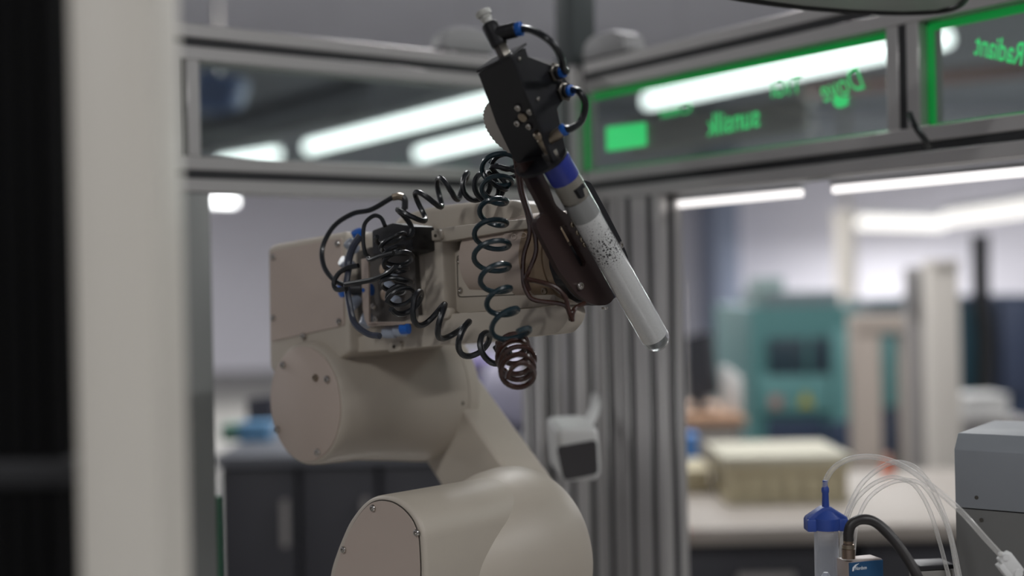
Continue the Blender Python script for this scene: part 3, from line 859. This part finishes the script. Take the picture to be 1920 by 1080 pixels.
fitting('push_in_body', onE(.0)(660, 542), V((1, -.3, 0)).normalized(), [(0, .006), (.012, .006)], BLACKP, mf)
for x, y in ((702, 574), (706, 598), (716, 470)):
    screw(onE(-.02)(x, y), E, .0032, mf)
for x, y in ((722, 505), (722, 530), (724, 552)):
    p_ = onE(-.012)(x, y)
    fitting('pale_port', p_, E, [(-.006, .006), (.002, .006), (.004, .003)], mat('port_cream', (180, 160, 142), .5), mf, 14)

cables = [
    ([(757, 396, 1.19), (758, 376, 1.19), (748, 369, 1.19), (735, 371, 1.19), (696, 393, 1.2), (661, 401, 1.21), (626, 424, 1.22), (605, 463, 1.22), (607, 498, 1.21), (624, 523, 1.2), (645, 535, 1.19)], .0024, 'black sensor cable looping wide round the manifold', 'cable'),
    ([(722, 424, 1.17), (714, 408, 1.175), (700, 405, 1.18), (684, 420, 1.185), (681, 448, 1.185), (684, 472, 1.185), (690, 482, 1.19)], .0020, 'short black cable hooped above the valve block', 'cable'),
    ([(742, 500, 1.12), (728, 512, 1.13), (700, 524, 1.14), (668, 530, 1.155), (648, 533, 1.165)], .0024, 'black cable crossing the pale angle bracket', 'cable'),
    ([(672, 498, 1.18), (650, 503, 1.185), (634, 514, 1.19), (626, 531, 1.19), (632, 543, 1.185), (650, 541, 1.175)], .0024, 'small black cable loop by the blue manifold ring', 'cable'),
    ([(738, 474, 1.13), (715, 480, 1.14), (695, 487, 1.15), (690, 484, 1.16)], .002, 'short black cable from the coil to the bracket top', 'cable'),
    ([(655, 500, 1.19), (650, 530, 1.185), (655, 570, 1.18), (665, 606, 1.175), (690, 626, 1.165), (712, 630, 1.155)], .003, 'smoky clear hose bending round the manifold bottom', 'hose'),
    ([(676, 442, 1.2), (662, 462, 1.2), (654, 486, 1.2), (650, 510, 1.195)], .0036, 'smoky hose bending down from the upper blue ring', 'hose'),
]
for pts, r, lab, cat in cables:
    tag(finish('cable' if cat == 'cable' else 'air_tube', *hose_px(pts, r), mat('hose_smoke', (62, 66, 78), .2) if 'smoky' in lab else HOSE), lab, cat)
cn = thing('cable_connector', P(746, 369, 1.19), 'silver cable connector at the top of the looping cable', 'connector')
finish('connector_sleeve', *hose_px([(736, 370, 1.19), (747, 368, 1.19), (755, 370, 1.19)], .0034), NICKEL, cn)
finish('connector_elbow', *hose_px([(754, 368, 1.19), (759, 376, 1.19), (759, 392, 1.19)], .003), BLACKP, cn)

# ================================================================== dispensing bench on the lower right
# grey instrument case
GD = V((.81, -.586, 0)).normalized(); GN = V((-GD.y * -1, -GD.x, 0)); GN = V((-.586, -.81, 0)).normalized()
gp = P(1795, 950, 1.16)
gU = lambda x, y: U(x, y, gp, GN)
case = thing('instrument_case', V((gp.x, gp.y, tz)), 'grey sheet metal instrument case with a chamfered top edge', 'instrument')
zA, zS = gU(1790, 842).z, gU(1805, 953).z
g0 = gU(1790, 900); zTop = zA + .0135
def cprof(pts): return [V((g0.x, g0.y, 0)) - GN * d_ + Z * z_ for d_, z_ in pts]
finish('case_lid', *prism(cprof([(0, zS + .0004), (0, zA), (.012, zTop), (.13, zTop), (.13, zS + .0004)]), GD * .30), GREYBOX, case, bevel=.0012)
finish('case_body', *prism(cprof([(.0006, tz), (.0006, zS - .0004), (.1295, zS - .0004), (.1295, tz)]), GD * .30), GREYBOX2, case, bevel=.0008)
for x, y in ((1831, 933), (1840, 975)):
    finish('screw_hole', *lathe([(0, .0018), (.0003, .0018)], gU(x, y), GN, 12), SEAM, case)

# syringe barrel with blue cap
sy = 1.10
sp = P(1549, 1000, sy)
syr = thing('syringe_barrel', V((sp.x, sp.y, 1.1)), 'clear dispensing syringe barrel with a winged blue cap', 'syringe')
zc0 = P(1546, 990, sy).z
finish('barrel', *lathe([(0, .0103), (zc0 - 1.1 + .006, .0103)], V((sp.x, sp.y, 1.1)), Z, 32, ends=False), milky('barrel_clear', (214, 218, 226), .22), syr)
finish('piston', *lathe([(0, .0088), (.075, .0088), (.09, .0082), (.1, .002)], V((sp.x - .001, sp.y, 1.1)), Z, 28), mat('piston_haze', (160, 166, 178), .3), syr)
cap = finish('cap', *lathe([(-.001, .0122), (.002, .0128), (.009, .0128), (.016, .006), (.018, .0042)], V((sp.x, sp.y, zc0)), Z, 28), BLUECAP, syr)
for s_ in (-1, 1):
    finish('cap_wing', *box(V((sp.x + s_ * .0135, sp.y, zc0 + .0035)), V((.0042, 0, 0)), V((0, .008, 0)), Z * .0055), BLUECAP, syr, bevel=.0015)
finish('cap_bridge', *prism([V((sp.x + x_, sp.y - .006, zc0 + z_)) for x_, z_ in ((-.0177, .006), (.0177, .006), (.0172, .010), (.004, .0185), (-.004, .0185), (-.0172, .010))], V((0, .012, 0))), BLUECAP, syr, bevel=.0012)
finish('cap_nipple', *lathe([(.017, .0032), (.030, .0028), (.031, .0033), (.034, .0033), (.036, .0022), (.041, .0022)], V((sp.x, sp.y, zc0)), Z, 16), BLUECAP, syr)

CT = milky('clear_tubing', (226, 224, 220), .20)
sv = sp.y
clear = [
    ([(1547, 928, sv), (1548, 902, sv), (1565, 876, sv), (1598, 859, sv), (1642, 857, sv), (1690, 872, sv - .01), (1740, 906, sv - .03), (1800, 957, sv - .05), (1850, 1012, sv - .06), (1880, 1044, sv - .06)], .0024, 'thick clear tube from the blue syringe cap to the white clip'),
    ([(1578, 1060, sv), (1582, 985, sv), (1606, 922, sv), (1638, 886, sv), (1676, 867, sv), (1712, 874, sv), (1742, 905, sv), (1766, 955, sv), (1784, 1010, sv), (1800, 1085, sv)], .0021, 'clear tube arching highest behind the black cable'),
    ([(1572, 1070, sv + .01), (1582, 1000, sv + .01), (1600, 945, sv + .01), (1632, 911, sv + .01), (1668, 895, sv + .01), (1696, 899, sv + .01), (1728, 908, sv + .01), (1756, 945, sv + .01), (1780, 1000, sv + .01), (1796, 1085, sv + .01)], .0019, 'clear tube with droplets arching in the middle'),
    ([(1600, 1040, sv + .01), (1606, 985, sv + .01), (1626, 938, sv + .01), (1660, 910, sv + .01), (1694, 901, sv + .01), (1718, 914, sv + .01), (1742, 955, sv + .01), (1760, 1010, sv + .01), (1780, 1085, sv + .01)], .0018, 'clear tube arching lowest above the blue controller'),
]
for pts, r, lab in clear:
    tag(finish('clear_tube', *hose_px(pts, r, 8, 10), CT), lab, 'tube')
clip = thing('tube_clip', P(1890, 1055, sv - .06), 'white plastic pinch clip on the clear tube', 'clip')
ka = P(1880, 1040, sv - .06); kb_ = P(1908, 1076, sv - .06); kd_ = (kb_ - ka).normalized(); ks = kd_.cross(V((0, 1, 0))).normalized(); kc_ = (ka + kb_) / 2
finish('clip_body', *box(kc_, kd_ * .010, ks * .006, V((0, .005, 0))), WHITEP, clip, bevel=.002)
finish('clip_jaw', *box(kc_ - ks * .007 + kd_ * .001, kd_ * .007, ks * .0025, V((0, .005, 0))), WHITEP, clip, bevel=.001)
finish('clip_hinge', *lathe([(-.0058, .0035), (.0058, .0035)], kc_ + kd_ * .008, V((0, 1, 0)), 14), WHITEP, clip)
finish('clip_hinge', *lathe([(-.0058, .0028), (.0058, .0028)], kc_ - kd_ * .0085, V((0, 1, 0)), 14), WHITEP, clip)

tag(finish('power_cable', *hose_px([(1591, 1014, 1.075), (1591, 1000, 1.075), (1597, 983, 1.075), (1616, 974, 1.075), (1642, 980, 1.075), (1672, 1008, 1.07), (1700, 1046, 1.065), (1722, 1085, 1.06), (1735, 1120, 1.06)], .0044, 10, 12), mat('cable_rubber', (36, 33, 32), .45)), 'thick black cable curving out of the metal plug', 'cable')
ctl = thing('valve_controller', P(1610, 1100, 1.08), 'blue fronted controller box with a white swoosh logo and metal plug', 'controller')
BN = V((.3, -.954, 0)).normalized()
bp0 = P(1590, 1060, 1.075); bU = lambda x, y: U(x, y, bp0, BN)
SIDE = V((.893, -.45, 0))
face = [bU(1590, 1053), bU(1654, 1037), bU(1656, 1180), bU(1590, 1180)]
zt_ = bU(1590, 1053).z
bx0 = bU(1590, 1053); wb = (bU(1654, 1040) - bx0); wb.z = 0
finish('controller_body', *prism([bx0, bx0 + wb, bx0 + wb - Z * .09, bx0 - Z * .09], -BN * .018), mat('controller_silver', (170, 158, 152), .35, .5), ctl, bevel=.001)
blu = finish('controller_front', *prism([bx0 + BN * .001 + wb * .02 - Z * .001, bx0 + BN * .001 + wb - Z * .001, bx0 + wb + BN * .001 - Z * .09, bx0 + wb * .02 + BN * .001 - Z * .09], -BN * .002), mat('controller_blue', (28, 70, 106), .4), ctl)
LOGO = mat('logo_white', (205, 212, 218), .5)
lo_ = lambda x, y: U(x, y, bx0 + BN * .0014, BN)
finish('logo_swoosh', *prism([lo_(x, y) for x, y in ((1598, 1071), (1599, 1064), (1604, 1059), (1611, 1056.5), (1606, 1060.5), (1602, 1066), (1601, 1071))], -BN * .0003), LOGO, blu)


def flat_text(txt, lo, px0, px1, py, hpx, n, parent, m):
    cu = bpy.data.curves.new('font', 'FONT'); cu.body = txt; cu.size = 1.0; cu.resolution_u = 2; cu.offset = .015
    ob = bpy.data.objects.new('font', cu); COL.objects.link(ob)
    dg = bpy.context.evaluated_depsgraph_get(); me = bpy.data.meshes.new_from_object(ob.evaluated_get(dg))
    vs = [v.co.copy() for v in me.vertices]; fs = [tuple(f.vertices) for f in me.polygons]
    bpy.data.objects.remove(ob); bpy.data.curves.remove(cu); bpy.data.meshes.remove(me)
    a, b = lo(px0, py), lo(px1, py - (px1 - px0) * .1); x0, x1 = min(v.x for v in vs), max(v.x for v in vs); y1 = max(v.y for v in vs)
    h = hpx * a.y / F
    return finish('lettering', [a + (b - a) * ((v.x - x0) / (x1 - x0)) + Z * h * (v.y / y1) for v in vs], fs, m, parent)


flat_text('Nordson', lo_, 1604, 1625, 1069, 6.5, BN, blu, LOGO)
pgp = P(1591, 1047, 1.078)
finish('plug_body', *lathe([(0, .0056), (.008, .0056), (.0085, .0048), (.012, .0048), (.0125, .0042), (.020, .0042), (.0205, .0046)], pgp, Z, 20), mat('plug_nickel', (150, 132, 118), .25, .95), ctl)
finish('plug_ring', *lathe([(.0085, .0052), (.0115, .0052)], pgp, Z, 20), NICKEL, ctl)

rl = thing('relay_module', P(1740, 1100, 1.2), 'small silver module with a flat black lid behind the cable', 'module')
rp = P(1716, 1058, 1.17)
ra = V((1, .12, 0)).normalized(); rb = V((-.12, 1, 0)).normalized()
rc = P(1745, 1058, 1.185)
finish('module_lid', *box(rc, ra * .0165, rb * .014, Z * .0022), BLACKP, rl, bevel=.001)
finish('module_body', *box(rc - Z * .052, ra * .0155, rb * .013, Z * .049), mat('module_silver', (140, 138, 132), .4, .5), rl, bevel=.001)

# white camera-like sensor on the corner post
wc = thing('machine_vision_camera', P(1088, 855, 1.62), 'white camera housing with a dark window on the corner posts', 'camera')
cN = V((.18, -.97, -.14)).normalized(); cX = V((.97, .18, 0)).normalized(); cY = cN.cross(cX).normalized()
if cY.z < 0: cY = -cY
c0 = P(1086, 853, 1.55)
hw_, hh_ = 44 * 1.55 / F, 52 * 1.55 / F
sq = rnd([(-hw_ * 1.0, hh_), (hw_ * .85, hh_), (hw_, -hh_ * .75), (hw_ * .75, -hh_), (-hw_ * .75, -hh_)], .012, 5)
finish('camera_shell', *prism([c0 + cX * x + cY * y for x, y in sq], -cN * .068), WHITEP, wc, bevel=.006, segs=3)
wn = rnd([(-hw_ * 1.0, hh_ * .34), (hw_ * .74, hh_ * .54), (hw_ * .84, -hh_ * .72), (-hw_ * .66, -hh_ * .92)], .006, 4)
finish('camera_window', *prism([c0 + cN * .002 + cX * x + cY * y for x, y in wn], -cN * .004), mat('dark_window', (58, 56, 58), .25), wc)
finish('camera_arm', *hose_px([(1086, 815, 1.6), (1104, 790, 1.66), (1116, 765, 1.75), (1118, 745, 1.84)], .0075), WHITEP, wc)
finish('camera_mount', *hose_px([(1040, 815, 1.63), (1048, 800, 1.63), (1070, 800, 1.63)], .012), WHITEP, wc)

# ================================================================== the hall beyond the enclosure
def pbox(name, x0, x1, y0, y1, Y, depth, m, parent, bevel=0.004, zmin=None, z1=None):
    a, b = P(x0, y1, Y), P(x1, y0, Y)
    lo, hi = a.z, b.z
    if zmin is not None: lo = zmin
    if z1 is not None: hi = z1
    return finish(name, *abox(min(a.x, b.x), max(a.x, b.x), Y, Y + depth, lo, hi), m, parent, bevel=bevel)


def at(name, px, Y, label, cat, z=0.0, group=None):
    p = P(px, 540, Y); return thing(name, V((p.x, Y, z)), label, cat, group)


TEAL = mat('teal_paint', (72, 122, 122), .5, noise=.06, scale=4)
TEALL = mat('teal_paint_light', (98, 148, 148), .5)
TEALD = mat('teal_glass_dark', (44, 62, 72), .3)
NAVY = mat('navy_paint', (46, 60, 84), .5, noise=.08, scale=3)
PALE = mat('pale_panel', (206, 200, 192), .6)
BEIGEF = mat('beige_frame', (180, 168, 158), .6)
GREYC = mat('grey_column', (150, 146, 144), .6)
DARK = mat('dark_cabinet', (52, 52, 58), .5, noise=.1, scale=4)
CRATE = mat('crate_green', (194, 184, 154), .6, noise=.05, scale=10)
CRATEL = mat('crate_lid', (190, 186, 168), .6)
TOPM = mat('worktop_pale', (158, 150, 142), .5)

# bench with crates
wbz = P(1500, 988, 3.1).z
bench = at('workbench', 1520, 3.1, 'pale topped workbench with a dark front carrying the green crates', 'workbench')
bx0_, bx1_ = .36, 1.75
finish('worktop', *abox(bx0_, bx1_, 3.1, 4.0, wbz - .04, wbz), TOPM, bench, bevel=.006)
for i in range(3):
    a_ = bx0_ + .03 + i * .46
    finish('cabinet_front', *abox(a_, a_ + .44, 3.16, 3.9, .08, wbz - .045), DARK, bench, bevel=.006)
    finish('drawer_handle', *abox(a_ + .15, a_ + .29, 3.14, 3.16, wbz - .14, wbz - .12), GREYC, bench)
finish('plinth', *abox(bx0_ + .04, bx1_ - .04, 3.2, 3.9, 0, .08), SLOT, bench)


def crate(x0, x1, y0, y1, Y, depth, label, lid=True):
    t = at('plastic_crate', (x0 + x1) / 2, Y, label, 'crate', wbz)
    a, b = P(x0, y1, Y), P(x1, y0, Y); h = b.z - wbz
    A, B = min(a.x, b.x), max(a.x, b.x)
    finish('crate_body', *abox(A + .012, B - .012, Y + .012, Y + depth - .012, wbz, wbz + h * .96), CRATE, t, bevel=.006)
    finish('crate_rim', *abox(A, B, Y, Y + depth, wbz + h * .82, wbz + h), CRATE, t, bevel=.004)
    finish('crate_foot', *abox(A + .004, B - .004, Y + .004, Y + depth - .004, wbz, wbz + h * .12), CRATE, t, bevel=.003)
    n = max(3, int((B - A) / .055))
    for i in range(n + 1):
        x = A + .014 + (B - A - .028) * i / n
        finish('crate_rib', *abox(x - .004, x + .004, Y + .004, Y + .013, wbz + h * .1, wbz + h * .84), CRATE, t)
    if lid: finish('crate_lid', *abox(A - .004, B + .004, Y - .004, Y + depth + .004, wbz + h, wbz + h + .022), CRATEL, t, bevel=.004)
    return t


crate(1362, 1596, 868, 965, 3.42, .34, 'large yellow green plastic crate with a pale lid on the bench')
crate(1252, 1338, 880, 950, 3.62, .24, 'smaller yellow green crate beside the lidded crate', False)

es = at('emergency_stop', 1270, 3.12, 'red mushroom stop button on a yellow box at the bench edge', 'button', wbz)
ep = P(1270, 995, 3.085)
finish('button_box', *box(ep + V((-.006, .028, 0)), V((.030, 0, 0)), V((0, .018, 0)), Z * .030), mat('stop_yellow', (190, 150, 50), .5), es, bevel=.004)
finish('button_stem', *lathe([(0, .010), (.012, .010)], ep + V((0, .012, 0)), V((0, -1, 0)), 16), SLOT, es)
finish('button_head', *lathe([(0, .018), (.003, .024), (.012, .024), (.018, .018), (.020, .006)], ep, V((0, -1, 0)), 20), mat('stop_red', (176, 38, 44), .4), es)

bb = at('blue_bin', 1275, 3.75, 'bright blue bin standing at the bench beside the white pillar', 'bin', wbz)
pbox('bin_body', 1250, 1308, 822, 860, 3.88, .10, mat('bin_blue', (52, 116, 186), .5), bb, zmin=wbz)
pbox('bin_rim', 1246, 1312, 816, 824, 3.875, .11, mat('bin_blue', (52, 116, 186), .5), bb)
ob = at('orange_bottle', 1662, 3.92, 'small orange bottle with beige cap on the bench', 'bottle', wbz)
op = P(1664, 872, 3.92)
finish('bottle_body', *lathe([(0, .018), (.006, .021), (op.z - wbz - .008, .021), (op.z - wbz + .008, .012)], V((op.x, op.y, wbz)), Z, 20), mat('bottle_orange', (214, 104, 66), .5), ob)
finish('bottle_cap', *lathe([(0, .013), (.022, .013), (.025, .010)], V((op.x, op.y, op.z + .008)), Z, 16), mat('cap_salmon', (190, 140, 120), .5), ob)

# white pillar and monitor
pil = at('white_pillar', 1252, 6.0, 'white square pillar behind the dark monitor', 'pillar')
pbox('pillar_shaft', 1232, 1278, 535, 900, 6.0, .14, PALE, pil, zmin=0)
pbox('pillar_cap', 1228, 1282, 530, 537, 5.99, .16, PALE, pil)
mon = at('monitor', 1312, 5.0, 'dark slab monitor turned edgeways on a small desk', 'monitor', P(1312, 772, 5.0).z)
ms = [P(x, y, 5.0) for x, y in rnd([(1284, 632), (1326, 622), (1340, 742), (1288, 752)], 3)]
finish('screen', *prism(ms, V((.03, .05, 0))), mat('monitor_dark', (46, 48, 54), .4), mon)
finish('stand_neck', *box(P(1312, 757, 5.04), V((.02, 0, 0)), V((0, .02, 0)), Z * .03), SLOT, mon)
finish('stand_foot', *box(P(1312, 769, 5.04), V((.06, 0, 0)), V((0, .05, 0)), Z * .006), SLOT, mon)
dk = at('side_desk', 1320, 4.9, 'light side desk carrying the dark monitor', 'desk')
zd = P(1312, 772, 5.0).z
finish('desk_top', *abox(P(1275, 540, 4.8).x, P(1395, 540, 4.8).x, 4.8, 5.4, zd - .03, zd - .001), mat('desk_wood', (188, 150, 122), .5), dk)
pbox('desk_panel', 1280, 1390, 790, 900, 4.85, .5, GREYC, dk, zmin=0, z1=zd - .03)
pbox('desk_drawer', 1290, 1380, 800, 850, 4.84, .01, PALE, dk)
fold = at('paper_folder', 1355, 4.95, 'white folders standing beside the dark monitor', 'folder', zd)
for i, x in enumerate((1364, 1374, 1384)):
    pbox('folder_spine', x, x + 8, 690 + i * 8, 770, 4.95, .16, WHITEP, fold, zmin=zd)

# teal moulding machine
tm = at('moulding_machine', 1510, 7.0, 'teal machine with a dark window and a yellow warning sticker', 'machine')
pbox('machine_body', 1412, 1608, 572, 900, 7.0, 1.2, TEAL, tm, zmin=0)
pbox('front_panel', 1425, 1555, 700, 775, 6.97, .03, TEALL, tm)
wn_ = pbox('viewing_window', 1442, 1558, 632, 704, 6.965, .03, TEALD, tm)
pbox('window_bar', 1512, 1518, 634, 702, 6.955, .02, TEAL, wn_)
pbox('side_door', 1562, 1606, 615, 800, 6.97, .03, TEALL, tm)
pbox('lower_panel', 1440, 1545, 785, 840, 6.97, .03, NAVY, tm)
pbox('lower_door', 1552, 1604, 790, 860, 6.965, .03, NAVY, tm)
pbox('hood', 1440, 1575, 545, 575, 7.1, .9, mat('hood_grey', (118, 130, 134), .5), tm)
pbox('hopper', 1420, 1470, 520, 572, 7.2, .3, mat('hopper_pale', (150, 172, 170), .4), tm)
st = P(1511, 752, 6.965)
finish('warning_sticker', *prism([st + V((.05 * math.cos(a_), 0, .055 * math.sin(a_))) for a_ in (math.pi / 2, math.pi * 7 / 6, math.pi * 11 / 6)], V((0, .004, 0))), mat('sticker_yellow', (176, 164, 40), .5), tm)
pbox('control_label', 1444, 1466, 742, 766, 6.96, .01, mat('label_pink', (170, 130, 124), .5), tm)

gf = at('beige_door_frame', 1655, 6.2, 'beige door frame standing in front of the teal cabinet', 'door frame')
pbox('frame_post', 1606, 1650, 592, 900, 6.2, .12, BEIGEF, gf, zmin=0)
pbox('frame_post', 1700, 1716, 626, 900, 6.2, .12, BEIGEF, gf, zmin=0)
pbox('frame_header', 1606, 1716, 588, 625, 6.19, .13, BEIGEF, gf)
tc_ = at('teal_cabinet', 1680, 7.4, 'tall teal cabinet with a navy lower half inside the beige frame', 'cabinet')
pbox('cabinet_body', 1640, 1730, 560, 900, 7.4, .6, mat('cabinet_slate', (62, 84, 92), .5), tc_, zmin=0)
pbox('cabinet_door', 1656, 1698, 630, 764, 7.37, .03, TEALL, tc_)
pbox('cabinet_lower_door', 1658, 1722, 768, 850, 7.37, .03, NAVY, tc_)

gc = at('grey_column', 1735, 5.2, 'slim grey column beside the broad white column', 'column')
pbox('column_shaft', 1716, 1752, 500, 900, 5.2, .1, GREYC, gc, zmin=0)
pbox('column_box', 1712, 1752, 510, 585, 5.17, .06, mat('column_box_grey', (128, 126, 126), .5), gc)
wcn = at('white_column', 1776, 5.0, 'broad white column next to the dark blue machine', 'column')
pbox('column_shaft', 1753, 1797, 492, 900, 5.0, .12, PALE, wcn, zmin=0)
pbox('column_collar', 1750, 1800, 486, 500, 4.99, .14, PALE, wcn)

nm = at('navy_machine', 1860, 7.2, 'dark blue machine with a black cable trunk on its front', 'machine')
pbox('machine_body', 1796, 1990, 552, 900, 7.2, 1.0, NAVY, nm, zmin=0)
pbox('machine_door', 1806, 1836, 570, 740, 7.17, .03, mat('navy_teal', (44, 78, 92), .5), nm)
pbox('machine_door', 1880, 1925, 566, 740, 7.17, .03, mat('navy_grey', (62, 72, 96), .5), nm)
finish('cable_trunk', *hose_px([(1838, 440, 7.1), (1840, 560, 7.1), (1848, 640, 7.1), (1846, 735, 7.1)], .05), SLOT, nm)
bxs = at('white_carton', 1855, 5.6, 'white carton on the shelf in front of the dark blue machine', 'carton', P(1850, 790, 5.6).z)
pbox('carton_body', 1814, 1892, 744, 788, 5.6, .2, WHITEP, bxs)
pbox('carton_flap', 1812, 1894, 740, 746, 5.59, .22, WHITEP, bxs)
shf = at('grey_shelf', 1860, 5.5, 'low grey shelf under the white carton', 'shelf')
zs = P(1850, 789, 5.6).z
pbox('shelf_board', 1806, 1960, 789, 796, 5.5, .4, GREYC, shf, z1=zs)
pbox('shelf_panel', 1810, 1955, 797, 900, 5.55, .3, mat('shelf_grey', (142, 140, 142), .5), shf, zmin=0)

# pale duct, wall pilaster, overhead beams
du = thing('hanging_duct', P(1590, 420, 13.0), 'pale round duct dropping from the white lamp bar', 'duct')
dt = P(1587, 395, 13.0); db = P(1587, 572, 13.0)
finish('duct_pipe', *lathe([(0, .11), (dt.z - db.z, .11)], db, Z, 20), PALE, du)
finish('duct_collar', *lathe([(0, .13), (.06, .13)], V((db.x, db.y, dt.z - .1)), Z, 20), PALE, du)
finish('duct_drop', *lathe([(0, .04), (HZ - dt.z, .04)], dt, Z, 12), GREYC, du)
pls = at('wall_pilaster', 1358, 22.0, 'bluish pilaster on the pale far wall', 'pilaster')
pbox('pilaster_shaft', 1345, 1382, 250, 690, 22.0, 1.9, mat('pilaster_blue', (150, 160, 182), .6), pls, zmin=0, z1=HZ)
pbox('pilaster_base', 1340, 1387, 680, 690, 21.9, 2.0, GREYC, pls, zmin=0)

RUST = mat('rust_red_beam', (88, 62, 56), .7, noise=.1, scale=2)
def ibeam(a, b, h, label, m, name='overhead_beam', cat='beam'):
    a, b = V(a), V(b); d = b - a; s_ = d.cross(Z).normalized(); c = (a + b) / 2
    t = thing(name, c, label, cat)
    finish('top_flange', *box(c + Z * h / 2, d / 2, s_ * h * .45, Z * h * .05), m, t)
    finish('bottom_flange', *box(c - Z * h / 2, d / 2, s_ * h * .45, Z * h * .05), m, t)
    finish('web', *box(c, d / 2, s_ * h * .05, Z * h * .45), m, t)
    return t
ibeam(P(1500, 172, 10.5), P(1930, 128, 9.0), .09, 'rust red overhead beam behind the lettered pane', RUST)
ibeam(P(1180, 262, 9.5), P(1520, 212, 8.6), .22, 'grey overhead beam low behind the lettered pane', GREYC)
ibeam(P(360, 262, 8.0), P(700, 170, 6.6), .16, 'grey overhead beam crossing the rear upper pane', mat('beam_dark_grey', (98, 98, 104), .6))
cvn = thing('ceiling_heater', P(412, 175, 8.2), 'bluish ceiling heater box seen through the rear upper pane', 'heater')
ha = P(412, 178, 8.2)
finish('heater_box', *box(ha, V((.13, 0, -.03)), V((0, .15, 0)), V((.04, 0, .12))), mat('heater_blue', (96, 116, 160), .5), cvn, bevel=.02)
finish('heater_grille', *box(ha + V((0, -.155, 0)), V((.10, 0, -.025)), V((0, .004, 0)), V((.03, 0, .09))), mat('heater_grille', (70, 84, 120), .5), cvn)
finish('heater_hanger', *lathe([(0, .015), (HZ - ha.z - .1, .015)], ha + Z * .1, Z, 8), STEEL, cvn)

# dark work area seen under the arm
ld_ = at('machine_cabinet', 560, 3.3, 'long dark cabinet with a grey top behind the robot', 'cabinet')
zl = P(560, 852, 3.3).z
xa, xb = P(395, 540, 3.3).x, P(1005, 540, 3.3).x
finish('cabinet_top', *abox(xa, xb, 3.3, 4.3, zl - .03, zl), mat('cabinet_top_grey', (104, 106, 112), .5), ld_, bevel=.004)
wd_ = (xb - xa) / 4
for i in range(4):
    finish('cabinet_door', *abox(xa + i * wd_ + .006, xa + (i + 1) * wd_ - .006, 3.33, 4.2, .05, zl - .035), DARK, ld_, bevel=.004)
    finish('door_handle', *abox(xa + (i + .8) * wd_, xa + (i + .88) * wd_, 3.31, 3.33, zl - .24, zl - .12), GREYC, ld_)
finish('plinth', *abox(xa + .02, xb - .02, 3.36, 4.2, 0, .05), SLOT, ld_)


def small(name, x0, x1, y0, y1, Y, m, label, cat, d=.1, lidm=None):
    t = at(name, (x0 + x1) / 2, Y, label, cat, zl)
    h = (y1 - y0) * Y / F; a, b = P(x0, y1, Y).x, P(x1, y1, Y).x
    finish(name + '_body', *abox(a, b, Y, Y + d, zl, zl + h * .82), m, t, bevel=.004)
    finish(name + '_lid', *abox(a - .003, b + .003, Y - .004, Y + d + .004, zl + h * .8, zl + h), lidm or m, t, bevel=.003)
    return t


small('parts_bin', 448, 505, 806, 840, 3.6, mat('bin_sky', (92, 140, 178), .5), 'pale blue parts bin on the dark cabinet', 'bin')
small('parts_bin', 415, 446, 812, 842, 3.62, mat('bin_green', (96, 138, 122), .5), 'greenish parts bin beside the pale blue bin', 'bin')
small('paper_tray', 560, 690, 838, 850, 3.5, mat('tray_pale', (176, 182, 182), .5), 'flat pale paper tray under the elbow', 'tray', .2)
small('document_box', 692, 800, 822, 850, 3.55, mat('box_deep_blue', (34, 84, 128), .5), 'deep blue document box under the elbow', 'box', .25)
lm = at('control_screen', 490, 3.9, 'small dark control screen standing on the dark cabinet', 'screen', zl)
finish('screen_panel', *prism([P(x, y, 3.9) for x, y in rnd([(462, 748), (512, 742), (514, 796), (464, 800)], 3)], V((.01, .04, 0))), mat('screen_dark', (66, 66, 76), .4), lm)
pbox('screen_stand', 482, 494, 796, 850, 3.92, .03, SLOT, lm, zmin=zl)
bag = at('storage_bag', 985, 3.8, 'rumpled lavender white bag behind the upper arm', 'bag', zl)
rr_ = random.Random(3)
prof = [(0, .11), (.04, .15), (.12, .16), (.19, .13), (.24, .07), (.26, .02)]
vs_, fs_ = lathe(prof, V((P(995, 540, 3.8).x, 3.8, zl)), Z, 20)
vs_ = [v + V((rr_.uniform(-.012, .012), rr_.uniform(-.012, .012), 0)) for v in vs_]
finish('bag_body', vs_, fs_, mat('bag_lavender', (186, 182, 200), .6), bag, smooth=80)
finish('bag_knot', *lathe([(0, .02), (.02, .014), (.05, .035)], V((P(995, 540, 3.8).x, 3.8, zl + .255)), Z, 14), mat('bag_lavender', (186, 182, 200), .6), bag)
pu = at('purple_case', 905, 4.0, 'deep purple equipment case behind the upper arm', 'case', zl)
pbox('case_body', 850, 940, 690, 850, 4.0, .2, mat('case_purple', (74, 62, 132), .5), pu, zmin=zl, bevel=.02)
pbox('case_lid', 848, 942, 672, 692, 3.995, .21, mat('case_purple_light', (96, 78, 150), .5), pu, bevel=.01)
pbox('case_latch', 888, 902, 684, 704, 3.985, .02, GREYC, pu)

# small leftovers of the enclosure
finish('acrylic_edge', *box((P(412, 930, 1.62) + P(414, 1300, 1.62)) / 2, V((.0025, 0, 0)), V((0, .004, 0)), Z * .125), mat('acrylic_green', (40, 120, 84), .3), enc)
tag(finish('short_cable', *hose_px([(1706, 214, 1.40), (1712, 230, 1.385), (1722, 246, 1.38), (1734, 262, 1.385), (1742, 276, 1.40)], .0035), HOSE), 'short black cable tucked over the rail below the pane divider', 'cable')
